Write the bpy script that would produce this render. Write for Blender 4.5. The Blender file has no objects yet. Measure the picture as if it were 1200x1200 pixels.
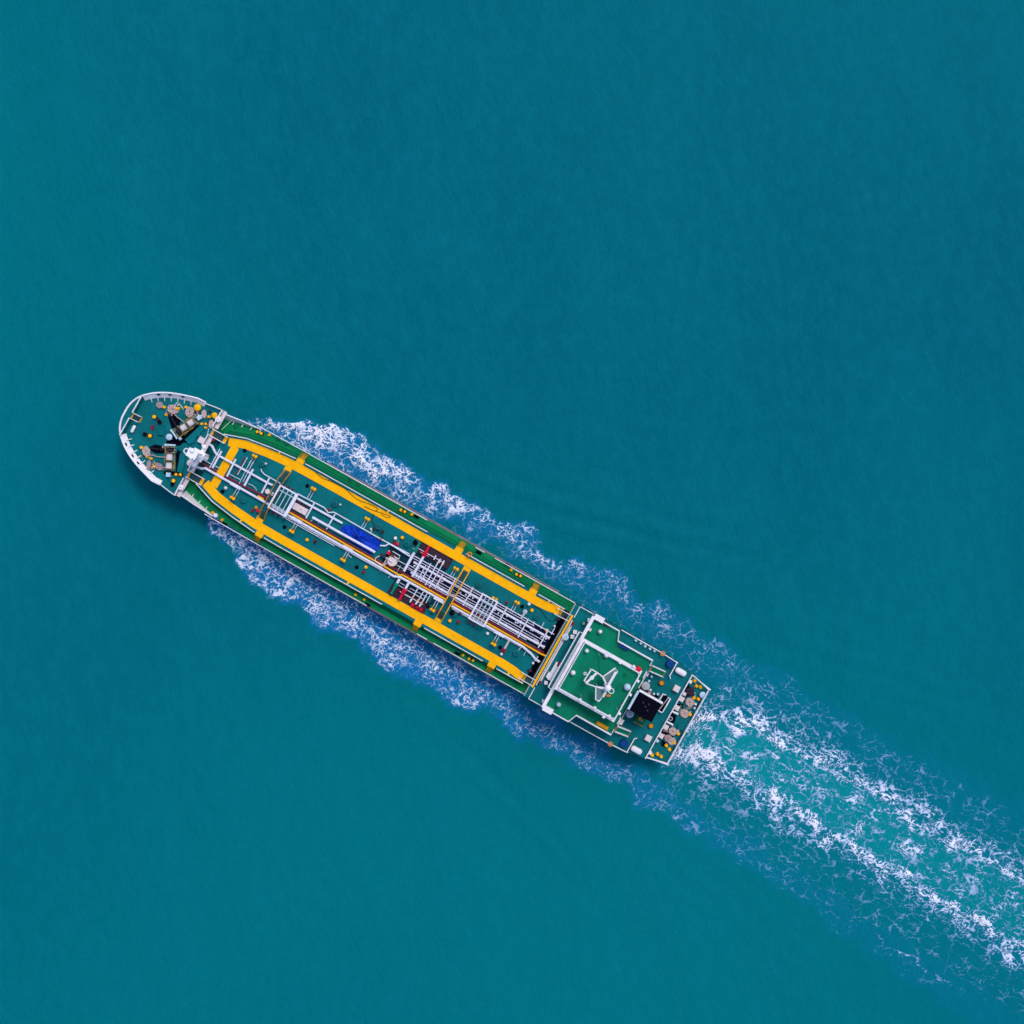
import bpy, bmesh, math, random
import numpy as np
from mathutils import Vector
random.seed(7)
rng = np.random.default_rng(11)
sc = bpy.context.scene
COL = sc.collection

# ------------------------------------------------------------------ camera
H = 260.0                      # drone height above the sea, metres
FPX = 1733.33                  # focal length in photo pixels (1200 px wide)
cd = bpy.data.cameras.new('camera')
cd.sensor_width = 36.0
cd.lens = 36.0 * FPX / 1200.0
cd.clip_start = 1.0
cd.clip_end = 30000.0
cam = bpy.data.objects.new('camera', cd)
cam.location = (0, 0, H)
cam.rotation_euler = (0, 0, 0)
COL.objects.link(cam)
sc.camera = cam

# ------------------------------------------------------------------ sky, sun, exposure
SUN_AZ = math.radians(33)      # from world +Y (up in the picture) towards +X
SUN_EL = math.radians(64)
w = bpy.data.worlds.new('World')
sc.world = w
w.use_nodes = True
nt = w.node_tree
nt.nodes.clear()
wo = nt.nodes.new('ShaderNodeOutputWorld')
bg = nt.nodes.new('ShaderNodeBackground')
sky = nt.nodes.new('ShaderNodeTexSky')
sky.sky_type = 'NISHITA'
sky.sun_disc = False
sky.sun_elevation = SUN_EL
sky.sun_rotation = SUN_AZ
sky.air_density = 1.0
sky.dust_density = 2.0
bg.inputs['Strength'].default_value = 0.15
nt.links.new(sky.outputs[0], bg.inputs['Color'])
nt.links.new(bg.outputs[0], wo.inputs['Surface'])
sd = bpy.data.lights.new('sun', 'SUN')
sd.energy = 1.3
sd.angle = math.radians(14)
sd.color = (1.0, 0.95, 0.88)
sun = bpy.data.objects.new('sun', sd)
sv = Vector((math.sin(SUN_AZ) * math.cos(SUN_EL), math.cos(SUN_AZ) * math.cos(SUN_EL), math.sin(SUN_EL)))
sun.rotation_euler = sv.to_track_quat('Z', 'Y').to_euler()
sun.location = sv * 300
COL.objects.link(sun)
vs = sc.view_settings
vs.view_transform = 'Standard'
vs.look = 'None'
vs.exposure = 0.26
vs.gamma = 1.0
vs.use_curve_mapping = False

# ------------------------------------------------------------------ ship frame
# d runs bow -> stern and n port-wards, in photo pixels; local x = aft, y = starboard, metres
ANG = math.radians(29.3)
CA, SA = math.cos(ANG), math.sin(ANG)
D0 = 600 * CA + 600 * SA
N0 = -600 * SA + 600 * CA
def K(z): return (H - z) / FPX
DM, NM = 740.0, 347.2
XO, YO = (DM - D0) * K(5), (NM - N0) * K(5)
OX, OY = XO * CA - YO * SA, -(XO * SA + YO * CA)
def X(d, z): return (d - D0) * K(z) - XO
def Y(n, z): return -((n - N0) * K(z) - YO)
def at(px, py, z):
    d = px * CA + py * SA
    n = -px * SA + py * CA
    return (X(d, z), Y(n, z), z)
TILES = {'A': (130, 450, 7.5), 'B': (230, 480, 7.5), 'C': (320, 540, 7.5), 'D': (420, 580, 7.5), 'E': (520, 640, 7.5),
         'F': (600, 680, 7.5), 'G': (690, 740, 7.5), 'a': (136, 455, 15), 'b': (190, 455, 15), 'c': (150, 510, 15),
         'e': (440, 620, 15), 'f': (500, 640, 15), 'g': (455, 670, 15), 'h': (570, 690, 15), 'i': (760, 770, 15),
         'j': (660, 755, 15), 'k': (630, 765, 15), 'l': (665, 700, 15), 'm': (700, 820, 15), 'n': (740, 830, 15),
         'o': (720, 780, 15), 'p': (290, 555, 15), 'q': (235, 515, 15)}
def T(t, x, y, z):             # survey point: photo tile, place in the enlarged tile, height
    ox, oy, s = TILES[t]
    return at(ox + x / s, oy + y / s, z)

# ------------------------------------------------------------------ materials
MATS = {}
def mat(name, col, rough=0.55, var=0.12, scale=0.8, spec=0.05, stain=None, stain_amt=0.0, metal=0.0, bump=0.0, bscale=8.0, grime=0.0, gcol=(0.02, 0.018, 0.015)):
    m = bpy.data.materials.new(name)
    m.use_nodes = True
    t = m.node_tree
    b = t.nodes['Principled BSDF']
    b.inputs['Roughness'].default_value = rough
    b.inputs['Specular IOR Level'].default_value = spec
    b.inputs['Metallic'].default_value = metal
    tc = t.nodes.new('ShaderNodeTexCoord')
    n1 = t.nodes.new('ShaderNodeTexNoise')
    n1.inputs['Scale'].default_value = scale
    n1.inputs['Detail'].default_value = 6
    n1.inputs['Roughness'].default_value = 0.65
    t.links.new(tc.outputs['Object'], n1.inputs['Vector'])
    r = t.nodes.new('ShaderNodeMapRange')
    r.inputs['From Min'].default_value = 0.3
    r.inputs['From Max'].default_value = 0.7
    r.inputs['To Min'].default_value = 1 - var
    r.inputs['To Max'].default_value = 1 + var
    t.links.new(n1.outputs['Fac'], r.inputs['Value'])
    mx = t.nodes.new('ShaderNodeVectorMath')
    mx.operation = 'SCALE'
    mx.inputs[0].default_value = col
    t.links.new(r.outputs['Result'], mx.inputs['Scale'])
    out = mx.outputs['Vector']
    if stain:
        n2 = t.nodes.new('ShaderNodeTexNoise')
        n2.inputs['Scale'].default_value = scale * 1.7
        n2.inputs['Detail'].default_value = 8
        n2.inputs['Roughness'].default_value = 0.75
        t.links.new(tc.outputs['Object'], n2.inputs['Vector'])
        r2 = t.nodes.new('ShaderNodeMapRange')
        r2.inputs['From Min'].default_value = 0.56
        r2.inputs['From Max'].default_value = 0.72
        r2.inputs['To Max'].default_value = stain_amt
        t.links.new(n2.outputs['Fac'], r2.inputs['Value'])
        mm = t.nodes.new('ShaderNodeMix')
        mm.data_type = 'RGBA'
        t.links.new(r2.outputs['Result'], mm.inputs['Factor'])
        t.links.new(out, mm.inputs['A'])
        mm.inputs['B'].default_value = (*stain, 1)
        out = mm.outputs['Result']
    if grime:
        n4 = t.nodes.new('ShaderNodeTexNoise')
        n4.inputs['Scale'].default_value = 2.6
        n4.inputs['Detail'].default_value = 9
        n4.inputs['Roughness'].default_value = 0.8
        n4.inputs['Distortion'].default_value = 0.6
        t.links.new(tc.outputs['Object'], n4.inputs['Vector'])
        r4 = t.nodes.new('ShaderNodeMapRange')
        r4.inputs['From Min'].default_value = 0.5
        r4.inputs['From Max'].default_value = 0.75
        r4.inputs['To Max'].default_value = grime
        t.links.new(n4.outputs['Fac'], r4.inputs['Value'])
        m4 = t.nodes.new('ShaderNodeMix')
        m4.data_type = 'RGBA'
        t.links.new(r4.outputs['Result'], m4.inputs['Factor'])
        t.links.new(out, m4.inputs['A'])
        m4.inputs['B'].default_value = (*gcol, 1)
        out = m4.outputs['Result']
    t.links.new(out, b.inputs['Base Color'])
    if bump:
        n3 = t.nodes.new('ShaderNodeTexNoise')
        n3.inputs['Scale'].default_value = bscale
        n3.inputs['Detail'].default_value = 5
        t.links.new(tc.outputs['Object'], n3.inputs['Vector'])
        bp = t.nodes.new('ShaderNodeBump')
        bp.inputs['Strength'].default_value = bump
        bp.inputs['Distance'].default_value = 0.05
        t.links.new(n3.outputs['Fac'], bp.inputs['Height'])
        t.links.new(bp.outputs['Normal'], b.inputs['Normal'])
    MATS[name] = m
    return m
mat('white_paint', (0.76, 0.72, 0.78), 0.45, 0.1, 1.5, stain=(0.36, 0.24, 0.2), stain_amt=0.5, grime=0.3, gcol=(.2, .15, .15))
mat('white_clean', (0.82, 0.79, 0.84), 0.45, 0.05, 1.5)
mat('strake_grey', (0.20, 0.145, 0.17), 0.7, 0.3, 0.6)
mat('white_pipe', (0.68, 0.67, 0.80), 0.4, 0.14, 1.5, stain=(0.28, 0.24, 0.32), stain_amt=0.6, grime=0.4, gcol=(.14, .11, .15))
mat('pale_pink_paint', (0.66, 0.56, 0.58), 0.55, 0.12, 2.0, stain=(0.25, 0.15, 0.13), stain_amt=0.4)
mat('teal_deck', (0.0006, 0.134, 0.155), 0.6, 0.2, 0.35, stain=(0.003, 0.072, 0.08), stain_amt=0.75, grime=0.5)
mat('green_deck', (0.001, 0.205, 0.070), 0.6, 0.14, 0.35, stain=(0.006, 0.10, 0.06), stain_amt=0.7, grime=0.4)
mat('upper_green_deck', (0.001, 0.172, 0.095), 0.6, 0.22, 0.3, stain=(0.003, 0.16, 0.20), stain_amt=0.8, grime=0.35)
mat('trunk_side_green', (0.004, 0.13, 0.075), 0.6, 0.15, 0.6)
mat('yellow_paint', (0.93, 0.43, 0.002), 0.5, 0.10, 0.8, stain=(0.60, 0.24, 0.005), stain_amt=0.45, grime=0.35, gcol=(0.30, 0.12, 0.01))
mat('ochre_paint', (0.52, 0.25, 0.01), 0.6, 0.2, 2.0)
mat('hull_navy', (0.012, 0.013, 0.035), 0.4, 0.25, 0.4)
mat('hull_rust_red', (0.16, 0.07, 0.08), 0.6, 0.3, 0.5)
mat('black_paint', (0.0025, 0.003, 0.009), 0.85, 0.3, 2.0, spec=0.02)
mat('brown_tray', (0.045, 0.027, 0.045), 0.7, 0.25, 2.0)
mat('shade_navy', (0.004, 0.010, 0.035), 0.7, 0.3, 1.0)
mat('dark_teal', (0.002, 0.030, 0.048), 0.7, 0.35, 0.8)
mat('mast_grating', (0.10, 0.19, 0.18), 0.7, 0.2, 3.0)
mat('dark_red', (0.20, 0.012, 0.035), 0.6, 0.25, 2.5)
mat('bright_red', (0.68, 0.008, 0.04), 0.45, 0.1, 2.0)
mat('rope_beige', (0.50, 0.38, 0.36), 0.9, 0.2, 6.0, spec=0.1, bump=0.6, bscale=14)
mat('old_rope', (0.36, 0.26, 0.27), 0.9, 0.25, 6.0, spec=0.1, bump=0.6, bscale=14)
mat('tarp_blue', (0.002, 0.040, 0.46), 0.5, 0.35, 1.2, spec=0.15, grime=0.5, gcol=(0.002, 0.012, 0.12))
mat('drum_blue', (0.004, 0.045, 0.20), 0.45, 0.15, 2.0)
mat('glass', (0.012, 0.018, 0.028), 0.1, 0.1, 1.0, spec=0.6)
mat('machine_olive', (0.20, 0.21, 0.13), 0.6, 0.35, 3.0, stain=(0.05, 0.03, 0.02), stain_amt=0.7)
mat('dark_steel', (0.03, 0.03, 0.04), 0.55, 0.3, 3.0)
mat('grating', (0.028, 0.07, 0.075), 0.7, 0.2, 4.0)
mat('pale_blue_paint', (0.44, 0.58, 0.70), 0.5, 0.12, 2.0)
mat('grey_paint', (0.42, 0.44, 0.48), 0.55, 0.15, 2.0)
mat('valve_green', (0.005, 0.23, 0.16), 0.5, 0.15, 2.0)
mat('orange', (0.72, 0.20, 0.03), 0.5, 0.1, 2.0)
mat('rubber_black', (0.01, 0.012, 0.014), 0.7, 0.2, 4.0)
mat('rust_orange', (0.30, 0.14, 0.03), 0.8, 0.3, 4.0)

# ------------------------------------------------------------------ mesh helpers
class MB:
    def __init__(s): s.v, s.f = [], []
    def add(s, vs_, fs_):
        o = len(s.v)
        s.v += [tuple(p) for p in vs_]
        s.f += [tuple(i + o for i in f) for f in fs_]
        return s
    def box(s, x, y, z0, z1, sx, sy, rz=0.0, taper=1.0):
        c, q = math.cos(rz), math.sin(rz)
        P = []
        for zz, k in ((z0, 1.0), (z1, taper)):
            for ux, uy in ((-1, -1), (1, -1), (1, 1), (-1, 1)):
                ax, ay = ux * sx / 2 * k, uy * sy / 2 * k
                P.append((x + ax * c - ay * q, y + ax * q + ay * c, zz))
        return s.add(P, [(3, 2, 1, 0), (4, 5, 6, 7), (0, 1, 5, 4), (1, 2, 6, 5), (2, 3, 7, 6), (3, 0, 4, 7)])
    def tube(s, pts, r, seg=8, r2=None):
        P = [Vector(p) for p in pts]
        n = len(P)
        rings = []
        up = Vector((0, 0, 1))
        for i in range(n):
            t = (P[min(i + 1, n - 1)] - P[max(i - 1, 0)])
            if t.length < 1e-9: t = Vector((1, 0, 0))
            t.normalize()
            a = t.cross(up)
            if a.length < 1e-3: a = t.cross(Vector((0, 1, 0)))
            a.normalize()
            b = a.cross(t)
            rr = r if r2 is None else r + (r2 - r) * i / max(n - 1, 1)
            if 0 < i < n - 1:
                t1 = (P[i] - P[i - 1]).normalized(); t2 = (P[i + 1] - P[i]).normalized()
                cs = max(0.5, math.sqrt(max(0.0, (1 + t1.dot(t2)) / 2)))
            else: cs = 1.0
            rings.append([P[i] + (a * math.cos(2 * math.pi * k / seg) / cs + b * math.sin(2 * math.pi * k / seg)) * rr for k in range(seg)])
        V = [v for rg in rings for v in rg]
        F = []
        for i in range(n - 1):
            for k in range(seg):
                k2 = (k + 1) % seg
                F.append((i * seg + k, i * seg + k2, (i + 1) * seg + k2, (i + 1) * seg + k))
        F.append(tuple(range(seg - 1, -1, -1)))
        F.append(tuple((n - 1) * seg + k for k in range(seg)))
        return s.add(V, F)
    def lathe(s, x, y, prof, seg=16, sx=1.0, sy=1.0, rz=0.0):
        V, F = [], []
        c, q = math.cos(rz), math.sin(rz)
        for r, z in prof:
            for k in range(seg):
                a = 2 * math.pi * k / seg
                ax, ay = r * math.cos(a) * sx, r * math.sin(a) * sy
                V.append((x + ax * c - ay * q, y + ax * q + ay * c, z))
        m = len(prof)
        for i in range(m - 1):
            for k in range(seg):
                k2 = (k + 1) % seg
                F.append((i * seg + k, i * seg + k2, (i + 1) * seg + k2, (i + 1) * seg + k))
        F.append(tuple(range(seg - 1, -1, -1)))
        F.append(tuple((m - 1) * seg + k for k in range(seg)))
        return s.add(V, F)
    def cyl(s, x, y, z0, z1, r, seg=16): return s.lathe(x, y, [(r, z0), (r, z1)], seg)
    def dome(s, x, y, z0, r, h, seg=16):
        pr = [(r * math.cos(a), z0 + h * math.sin(a)) for a in [i * math.pi / 2 / 6 for i in range(6)]] + [(r * 0.06, z0 + h)]
        return s.lathe(x, y, pr, seg)
    def prism(s, poly, z0, z1):
        n = len(poly)
        ar = sum(poly[i][0] * poly[(i + 1) % n][1] - poly[(i + 1) % n][0] * poly[i][1] for i in range(n))
        if ar < 0: poly = poly[::-1]
        V = [(p[0], p[1], z0) for p in poly] + [(p[0], p[1], z1) for p in poly]
        F = [tuple(range(n - 1, -1, -1)), tuple(range(n, 2 * n))]
        for i in range(n):
            j = (i + 1) % n
            F.append((i, j, n + j, n + i))
        return s.add(V, F)
    def strip(s, A, B):            # quads between two point rows
        n = len(A)
        return s.add(list(A) + list(B), [(i, i + 1, n + i + 1, n + i) for i in range(n - 1)])
    def torus(s, x, y, z, R, r, sx=1.0, sy=1.0, rz=0.0, seg=24, ts=8):
        V, F = [], []
        c, q = math.cos(rz), math.sin(rz)
        for i in range(seg):
            a = 2 * math.pi * i / seg
            for k in range(ts):
                b = 2 * math.pi * k / ts
                ax, ay = (R + r * math.cos(b)) * math.cos(a) * sx, (R + r * math.cos(b)) * math.sin(a) * sy
                V.append((x + ax * c - ay * q, y + ax * q + ay * c, z + r * math.sin(b)))
        for i in range(seg):
            for k in range(ts):
                i2, k2 = (i + 1) % seg, (k + 1) % ts
                F.append((i * ts + k, i2 * ts + k, i2 * ts + k2, i * ts + k2))
        return s.add(V, F)
    def build(s, name, m, parent=None, loc=None, rz=0.0, smooth=True):
        me = bpy.data.meshes.new(name)
        me.from_pydata(s.v, [], s.f)
        me.update()
        bm = bmesh.new(); bm.from_mesh(me)
        bmesh.ops.recalc_face_normals(bm, faces=bm.faces)
        bm.to_mesh(me); bm.free()
        if smooth:
            me.shade_smooth()
            me.set_sharp_from_angle(angle=math.radians(38))
        me.materials.append(MATS[m] if isinstance(m, str) else m)
        o = bpy.data.objects.new(name, me)
        if loc is not None: o.location = loc
        o.rotation_euler[2] = rz
        COL.objects.link(o)
        if parent is not None: o.parent = parent
        return o
def tag(o, label, cat, group=None, kind=None):
    o['label'] = label
    if cat: o['category'] = cat
    if group: o['group'] = group
    if kind: o['kind'] = kind
    return o
def put(src, parent, loc, rz=0.0, scale=None):   # copy of a part and its sub-parts
    c = src.copy(); COL.objects.link(c)
    c.parent = parent; c.location = loc; c.rotation_euler[2] = rz
    if scale: c.scale = scale
    for ch in src.children:
        k = ch.copy(); COL.objects.link(k); k.parent = c
    return c
def densify(pts, step):
    out = []
    for a, b in zip(pts[:-1], pts[1:]):
        a, b = Vector(a), Vector(b)
        n = max(1, int((b - a).length / step))
        out += [a.lerp(b, i / n) for i in range(n)]
    out.append(Vector(pts[-1]))
    return out

def resample(pts, step):
    P = np.array([tuple(p) for p in pts], float)
    L = np.concatenate([[0], np.cumsum(np.linalg.norm(np.diff(P, axis=0), axis=1))])
    q = np.linspace(0, L[-1], max(2, int(L[-1] / step)))
    return [Vector((np.interp(k, L, P[:, 0]), np.interp(k, L, P[:, 1]), np.interp(k, L, P[:, 2]))) for k in q]
# the ship: one thing
ship = bpy.data.objects.new('tanker_ship', None)
ship.location = (OX, OY, 0)
ship.rotation_euler = (0, 0, -ANG)
COL.objects.link(ship)
tag(ship, 'long tanker with green decks, yellow walkways and white cargo pipes under way', 'ship')

# ------------------------------------------------------------------ hull
TOPD = [(363, 0.0, 8.6), (363.6, 8.0, 8.6), (365.4, 15.5, 8.6), (369.0, 22.8, 8.6), (374.5, 28.6, 8.6), (384.0, 36.6, 8.6), (397.0, 44.0, 8.6),
        (410.0, 49.2, 8.6), (421.5, 52.8, 8.6), (431.0, 55.4, 8.6), (447.0, 57.6, 7.6), (465.0, 59.0, 6), (485, 60.0, 5), (510, 60.9, 5), (560, 61.4, 5),
        (600, 61.5, 5), (800, 61.5, 5), (1000, 61.6, 5), (1050, 61.6, 6), (1071, 60.6, 7), (1092, 56.6, 6), (1121, 50.6, 6)]
ctrl = [(X(d, z), wpx * K(z)) for d, wpx, z in TOPD]
def catmull(P, sub):
    out = []
    Q = [(P[1][0], -P[1][1])] + P + [P[-1]]
    for i in range(1, len(Q) - 2):
        p0, p1, p2, p3 = [np.array(q, float) for q in Q[i - 1:i + 3]]
        for k in range(sub):
            t = k / sub
            out.append(0.5 * (2 * p1 + (p2 - p0) * t + (2 * p0 - 5 * p1 + 4 * p2 - p3) * t * t + (3 * p1 - p0 - 3 * p2 + p3) * t ** 3))
    out.append(np.array(P[-1], float))
    return out
OUT = catmull(ctrl[:12], 5)[:-1] + [np.array(p) for p in densify([(p[0], p[1], 0) for p in ctrl[11:]], 3.0)]
OUT = [(float(p[0]), max(0.0, float(p[1]))) for p in OUT]
XB, XS = OUT[0][0], OUT[-1][0]
def side(j, z):                 # hull side at outline point j and height z: flared bow, cut-up stern
    xt, yt = OUT[j]
    f = min(1.0, max(0.0, (z + 1.0) / 9.6))
    u = (xt - XB)
    xw = xt + 3.6 * math.exp(-u / 9.0)
    yw = yt * (1 - 0.62 * math.exp(-max(0, u - 1.0) / 11.0))
    k = f ** 1.4
    x, y = xw + (xt - xw) * k, yw + (yt - yw) * k
    g = 1 - min(1.0, max(0.0, (z + 1.0) / 5.5))       # counter: full width from 4.5 m up
    return (x - 3.0 * g * math.exp(-(XS - xt) / 6.0), y * (1 - 0.25 * g * math.exp(-(XS - xt) / 9.0)))
def jx(x): return min(range(len(OUT)), key=lambda j: abs(OUT[j][0] - x) + (0 if OUT[j][1] > 1 else 5))
def sides(mb, j0, j1, levels):
    for sg in (1, -1):
        rows = [[(side(j, z)[0], sg * side(j, z)[1], z) for j in range(j0, j1 + 1)] for z in levels]
        for a, b in zip(rows[:-1], rows[1:]): mb.strip(a, b)
NJ = len(OUT) - 1
J_FC = jx(X(431, 8.6)); J_FE = jx(X(465, 6)); J_P0 = jx(X(939, 7)); J_P1 = jx(X(1092, 6))
MAIN_Z, FC_Z, TR_Z, POOP_Z, BR_Z, ROOF_Z = 5.0, 7.5, 7.0, 8.0, 11.3, 14.5
hb = MB()
sides(hb, 0, NJ, (1.2, 3.0, MAIN_Z))
for z0, z1 in ((1.2, 3.0), (3.0, MAIN_Z)):
    a, b = side(NJ, z0), side(NJ, z1)
    hb.add([(a[0], -a[1], z0), (a[0], a[1], z0), (b[0], b[1], z1), (b[0], -b[1], z1)], [(0, 1, 2, 3)])
sides(hb, 0, J_FE, (MAIN_Z, 6.2, FC_Z))
sides(hb, J_P0, J_P1, (MAIN_Z, POOP_Z))
hull = hb.build('hull', 'hull_navy', ship)
hb = MB()
sides(hb, 0, NJ, (-3.0, -1.0, 0.3, 1.2))
a, b = side(NJ, -3.0), side(NJ, 1.2)
hb.add([(a[0], -a[1], -3.0), (a[0], a[1], -3.0), (b[0], b[1], 1.2), (b[0], -b[1], 1.2)], [(0, 1, 2, 3)])
hb.build('boot_topping', 'hull_rust_red', hull)
# rubbing strake along the sheer
hb = MB()
for sg in (1, -1):
    hb.tube([(side(j, 4.7)[0], sg * (side(j, 4.7)[1] + 0.02), 4.7) for j in range(jx(X(590, 5)), jx(X(925, 5)))], 0.30, 6)
hb.build('rubbing_strake', 'strake_grey', hull)

def deck(name, j0, j1, z, inset, m, parent=ship, th=0.12):
    mb = MB()
    A = [(side(j, z)[0], max(0.02, side(j, z)[1] - inset), z) for j in range(j0, j1 + 1)]
    B = [(p[0], -p[1], z) for p in A]
    mb.strip(A, B)
    A2 = [(p[0], p[1], z - th) for p in A]; B2 = [(p[0], p[1], z - th) for p in B]
    mb.strip(A, A2); mb.strip(B, B2)
    mb.add([A[-1], B[-1], B2[-1], A2[-1]], [(0, 1, 2, 3)])
    return mb.build(name, m, parent, smooth=False)
main_deck = deck('main_deck', J_FE, NJ, MAIN_Z, 0.03, 'green_deck')
fc_deck = deck('forecastle_deck', 2, J_FE, FC_Z, 0.03, 'teal_deck')
poop_deck = deck('poop_deck', J_P0, J_P1, POOP_Z, 0.03, 'teal_deck')
# mooring deck floor at the stern and foredeck well are teal sheets over the main deck
deck('mooring_deck', J_P1, NJ, MAIN_Z + 0.02, 0.12, 'teal_deck')
mb = MB(); xw0, xw1 = X(465, 6), X(480, 5.02)
mb.box((xw0 + xw1) / 2, 0, MAIN_Z, MAIN_Z + 0.02, xw1 - xw0 + 1.0, 9.4)
mb.build('well_deck', 'teal_deck', ship)
mb = MB(); mb.box(X(932.5, 5), 0, MAIN_Z, MAIN_Z + 0.02, 2.1, 14.2); mb.build('gap_shade_floor', 'black_paint', ship)  # black floor sheet paints in the shade of the gap before the poop

# bulkheads closing the raised decks
mb = MB(); xb = side(J_FE, FC_Z)[0]; yb = side(J_FE, FC_Z)[1]
mb.box(xb + 0.03, 0, MAIN_Z, FC_Z, 0.06, 2 * yb - 0.1); mb.build('forecastle_bulkhead', 'pale_pink_paint', fc_deck)
mb = MB(); xp = side(J_P0, POOP_Z)[0]; yp = side(J_P0, POOP_Z)[1]
mb.box(xp - 0.03, 0, MAIN_Z, POOP_Z, 0.06, 2 * yp - 0.1); mb.build('poop_front', 'pale_pink_paint', poop_deck)
mb = MB(); xq = side(J_P1, POOP_Z)[0]; yq = side(J_P1, POOP_Z)[1]
mb.box(xq + 0.03, 0, MAIN_Z, POOP_Z, 0.06, 2 * yq - 0.1); mb.build('poop_end', 'pale_pink_paint', poop_deck)

# ------------------------------------------------------------------ railings
def railing(pts, parent, h=1.05, r=0.075, post=1.6, m='white_paint', name='railing', mids=1):
    mb = MB()
    P = [Vector(p) for p in pts]
    mb.tube([p + Vector((0, 0, h)) for p in P], r, 6)
    for q in range(mids):
        mb.tube([p + Vector((0, 0, h * (q + 1) / (mids + 1))) for p in P], r * 0.4, 5)
    for p in densify(pts, post):
        mb.tube([p, p + Vector((0, 0, h))], r * 0.6, 5)
    return mb.build(name, m, parent)

# forecastle bulwark: flared white inner face, cap rail, stays
BW_Z = 8.65
def bw_row(sg, j0, j1):
    ins, cap, out = [], [], []
    for j in range(j0, j1 + 1):
        x, y = side(j, BW_Z)
        p0 = np.array(OUT[max(j - 1, 0)]); p1 = np.array(OUT[min(j + 1, NJ)])
        t = p1 - p0; t = t / (np.linalg.norm(t) + 1e-9)
        nx, ny = t[1], -t[0]      # pointing inboard for the starboard side
        top = BW_Z
        cap.append((x, sg * y, top))
        ins.append((x + nx * 0.80, sg * (y + ny * 0.80), FC_Z))
        xs, ys = side(j, FC_Z); out.append((xs, sg * ys, FC_Z))
    return ins, cap, out
J_N = max(j for j in range(len(OUT)) if OUT[j][0] < X(372.0, 8.6))
chocks = []
for sg in (1, -1):
    bul = MB(); outb = MB(); caps = MB(); stays = MB()
    ins, cap, out = bw_row(sg, J_N, J_FC)
    # sloping end plate
    ins.append((ins[-1][0] + 1.2, ins[-1][1], FC_Z)); cap.append((cap[-1][0] + 1.3, cap[-1][1] * 1.004, FC_Z + 0.25)); out.append((cap[-1][0], cap[-1][1], FC_Z))
    ins2 = [(p[0], p[1], p[2] + 0.01) for p in ins]
    bul.strip(ins2, cap)
    outb.strip(out, [(p[0], p[1] + sg * 0.01, p[2]) for p in cap])
    caps.tube([(p[0], p[1] - sg * 0.02, p[2] + 0.02) for p in cap], 0.13, 6)
    dp = resample(ins[:-1], 0.95)
    for i, p in enumerate(dp[1:-1]):
        q = min(range(len(ins)), key=lambda k: (Vector(ins[k]) - p).length)
        t = Vector(ins[min(q + 1, len(ins) - 1)]) - Vector(ins[max(q - 1, 0)]); t.z = 0; t.normalize()
        nrm = Vector((t.y, -t.x, 0)) * sg
        e = p + nrm * 0.62
        th = t * 0.055
        top = p - nrm * 0.25 + Vector((0, 0, 0.75))
        stays.add([p - th, e - th, top - th, p + th, e + th, top + th],
                  [(0, 1, 2), (5, 4, 3), (0, 3, 4, 1), (1, 4, 5, 2), (2, 5, 3, 0)])
    for fr in ((0.30, 0.47, 0.68) if sg > 0 else (0.22, 0.42, 0.56)):
        k = fr * (len(ins) - 2); q = int(k)
        a = Vector(ins[q]).lerp(Vector(cap[q]), 0.62); b = Vector(ins[q + 1]).lerp(Vector(cap[q + 1]), 0.62)
        chocks.append((a.lerp(b, k - q), math.atan2((b - a).y, (b - a).x), sg))
    bul.build('bulwark', 'white_clean', fc_deck)
    outb.build('bulwark_outer_plate', 'hull_navy', fc_deck)
    caps.build('bulwark_cap_rail', 'white_clean', fc_deck)
    stays.build('bulwark_stays', 'white_clean', fc_deck)['kind'] = 'stuff'
for p, a, sg in chocks:
    mb = MB()
    t = Vector((math.cos(a), math.sin(a), 0)); up = Vector((-t.y * sg, t.x * sg, 1.15)).normalized() * (1)
    V = []
    nrm = t.cross(up).normalized()
    if nrm.z < 0: nrm = -nrm
    for lay in (0.03, 0.06):
        for k in range(14):
            an = 2 * math.pi * k / 14
            V.append(p + t * 0.34 * math.cos(an) + up * 0.17 * math.sin(an) + nrm * lay)
    mb.add(V, [tuple(range(14, 28))] + [(k, (k + 1) % 14, 14 + (k + 1) % 14, 14 + k) for k in range(14)])
    mb.build('mooring_chock', 'black_paint', fc_deck)

# nose platform
mb = MB()
xr = X(373.2, 8.6)
top = [(side(j, BW_Z)[0], side(j, BW_Z)[1]) for j in range(0, J_N + 2)]
top = [(max(p[0], XB + 0.05), p[1]) for p in top if p[0] < xr]
poly = [(p[0] + 0.05, p[1] - 0.05) for p in top[1:]] + [(xr, top[-1][1])] + [(xr, -top[-1][1])] + [(p[0] + 0.05, -p[1] + 0.05) for p in top[1:]][::-1]
mb.prism(poly, BW_Z - 0.25, BW_Z - 0.06)
nose = mb.build('nose_platform', 'teal_deck', ship)
mb = MB(); sides(mb, 0, J_N + 1, (FC_Z, BW_Z - 0.04)); mb.build('nose_plating', 'hull_navy', nose)
mb = MB()
rim = [(p[0] + 0.12, p[1] - 0.06, BW_Z + 0.12) for p in top[1:]]
rim = [(p[0], -p[1], p[2]) for p in rim[::-1]] + rim
mb.tube(rim, 0.17, 8); mb.build('nose_rim', 'white_paint', nose)
yn = top[-1][1]
mb = MB(); mb.box(xr + 0.05, 0, FC_Z, BW_Z - 0.07, 0.08, 2 * yn); mb.build('nose_bulkhead', 'teal_deck', nose)
railing([(xr, yn - 0.1, BW_Z - 0.06), (xr, 0.55, BW_Z - 0.06)], nose, 0.95, 0.10, 1.2)
railing([(xr, -yn + 0.1, BW_Z - 0.06), (xr, -0.55, BW_Z - 0.06)], nose, 0.95, 0.10, 1.2)
mb = MB()
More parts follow.
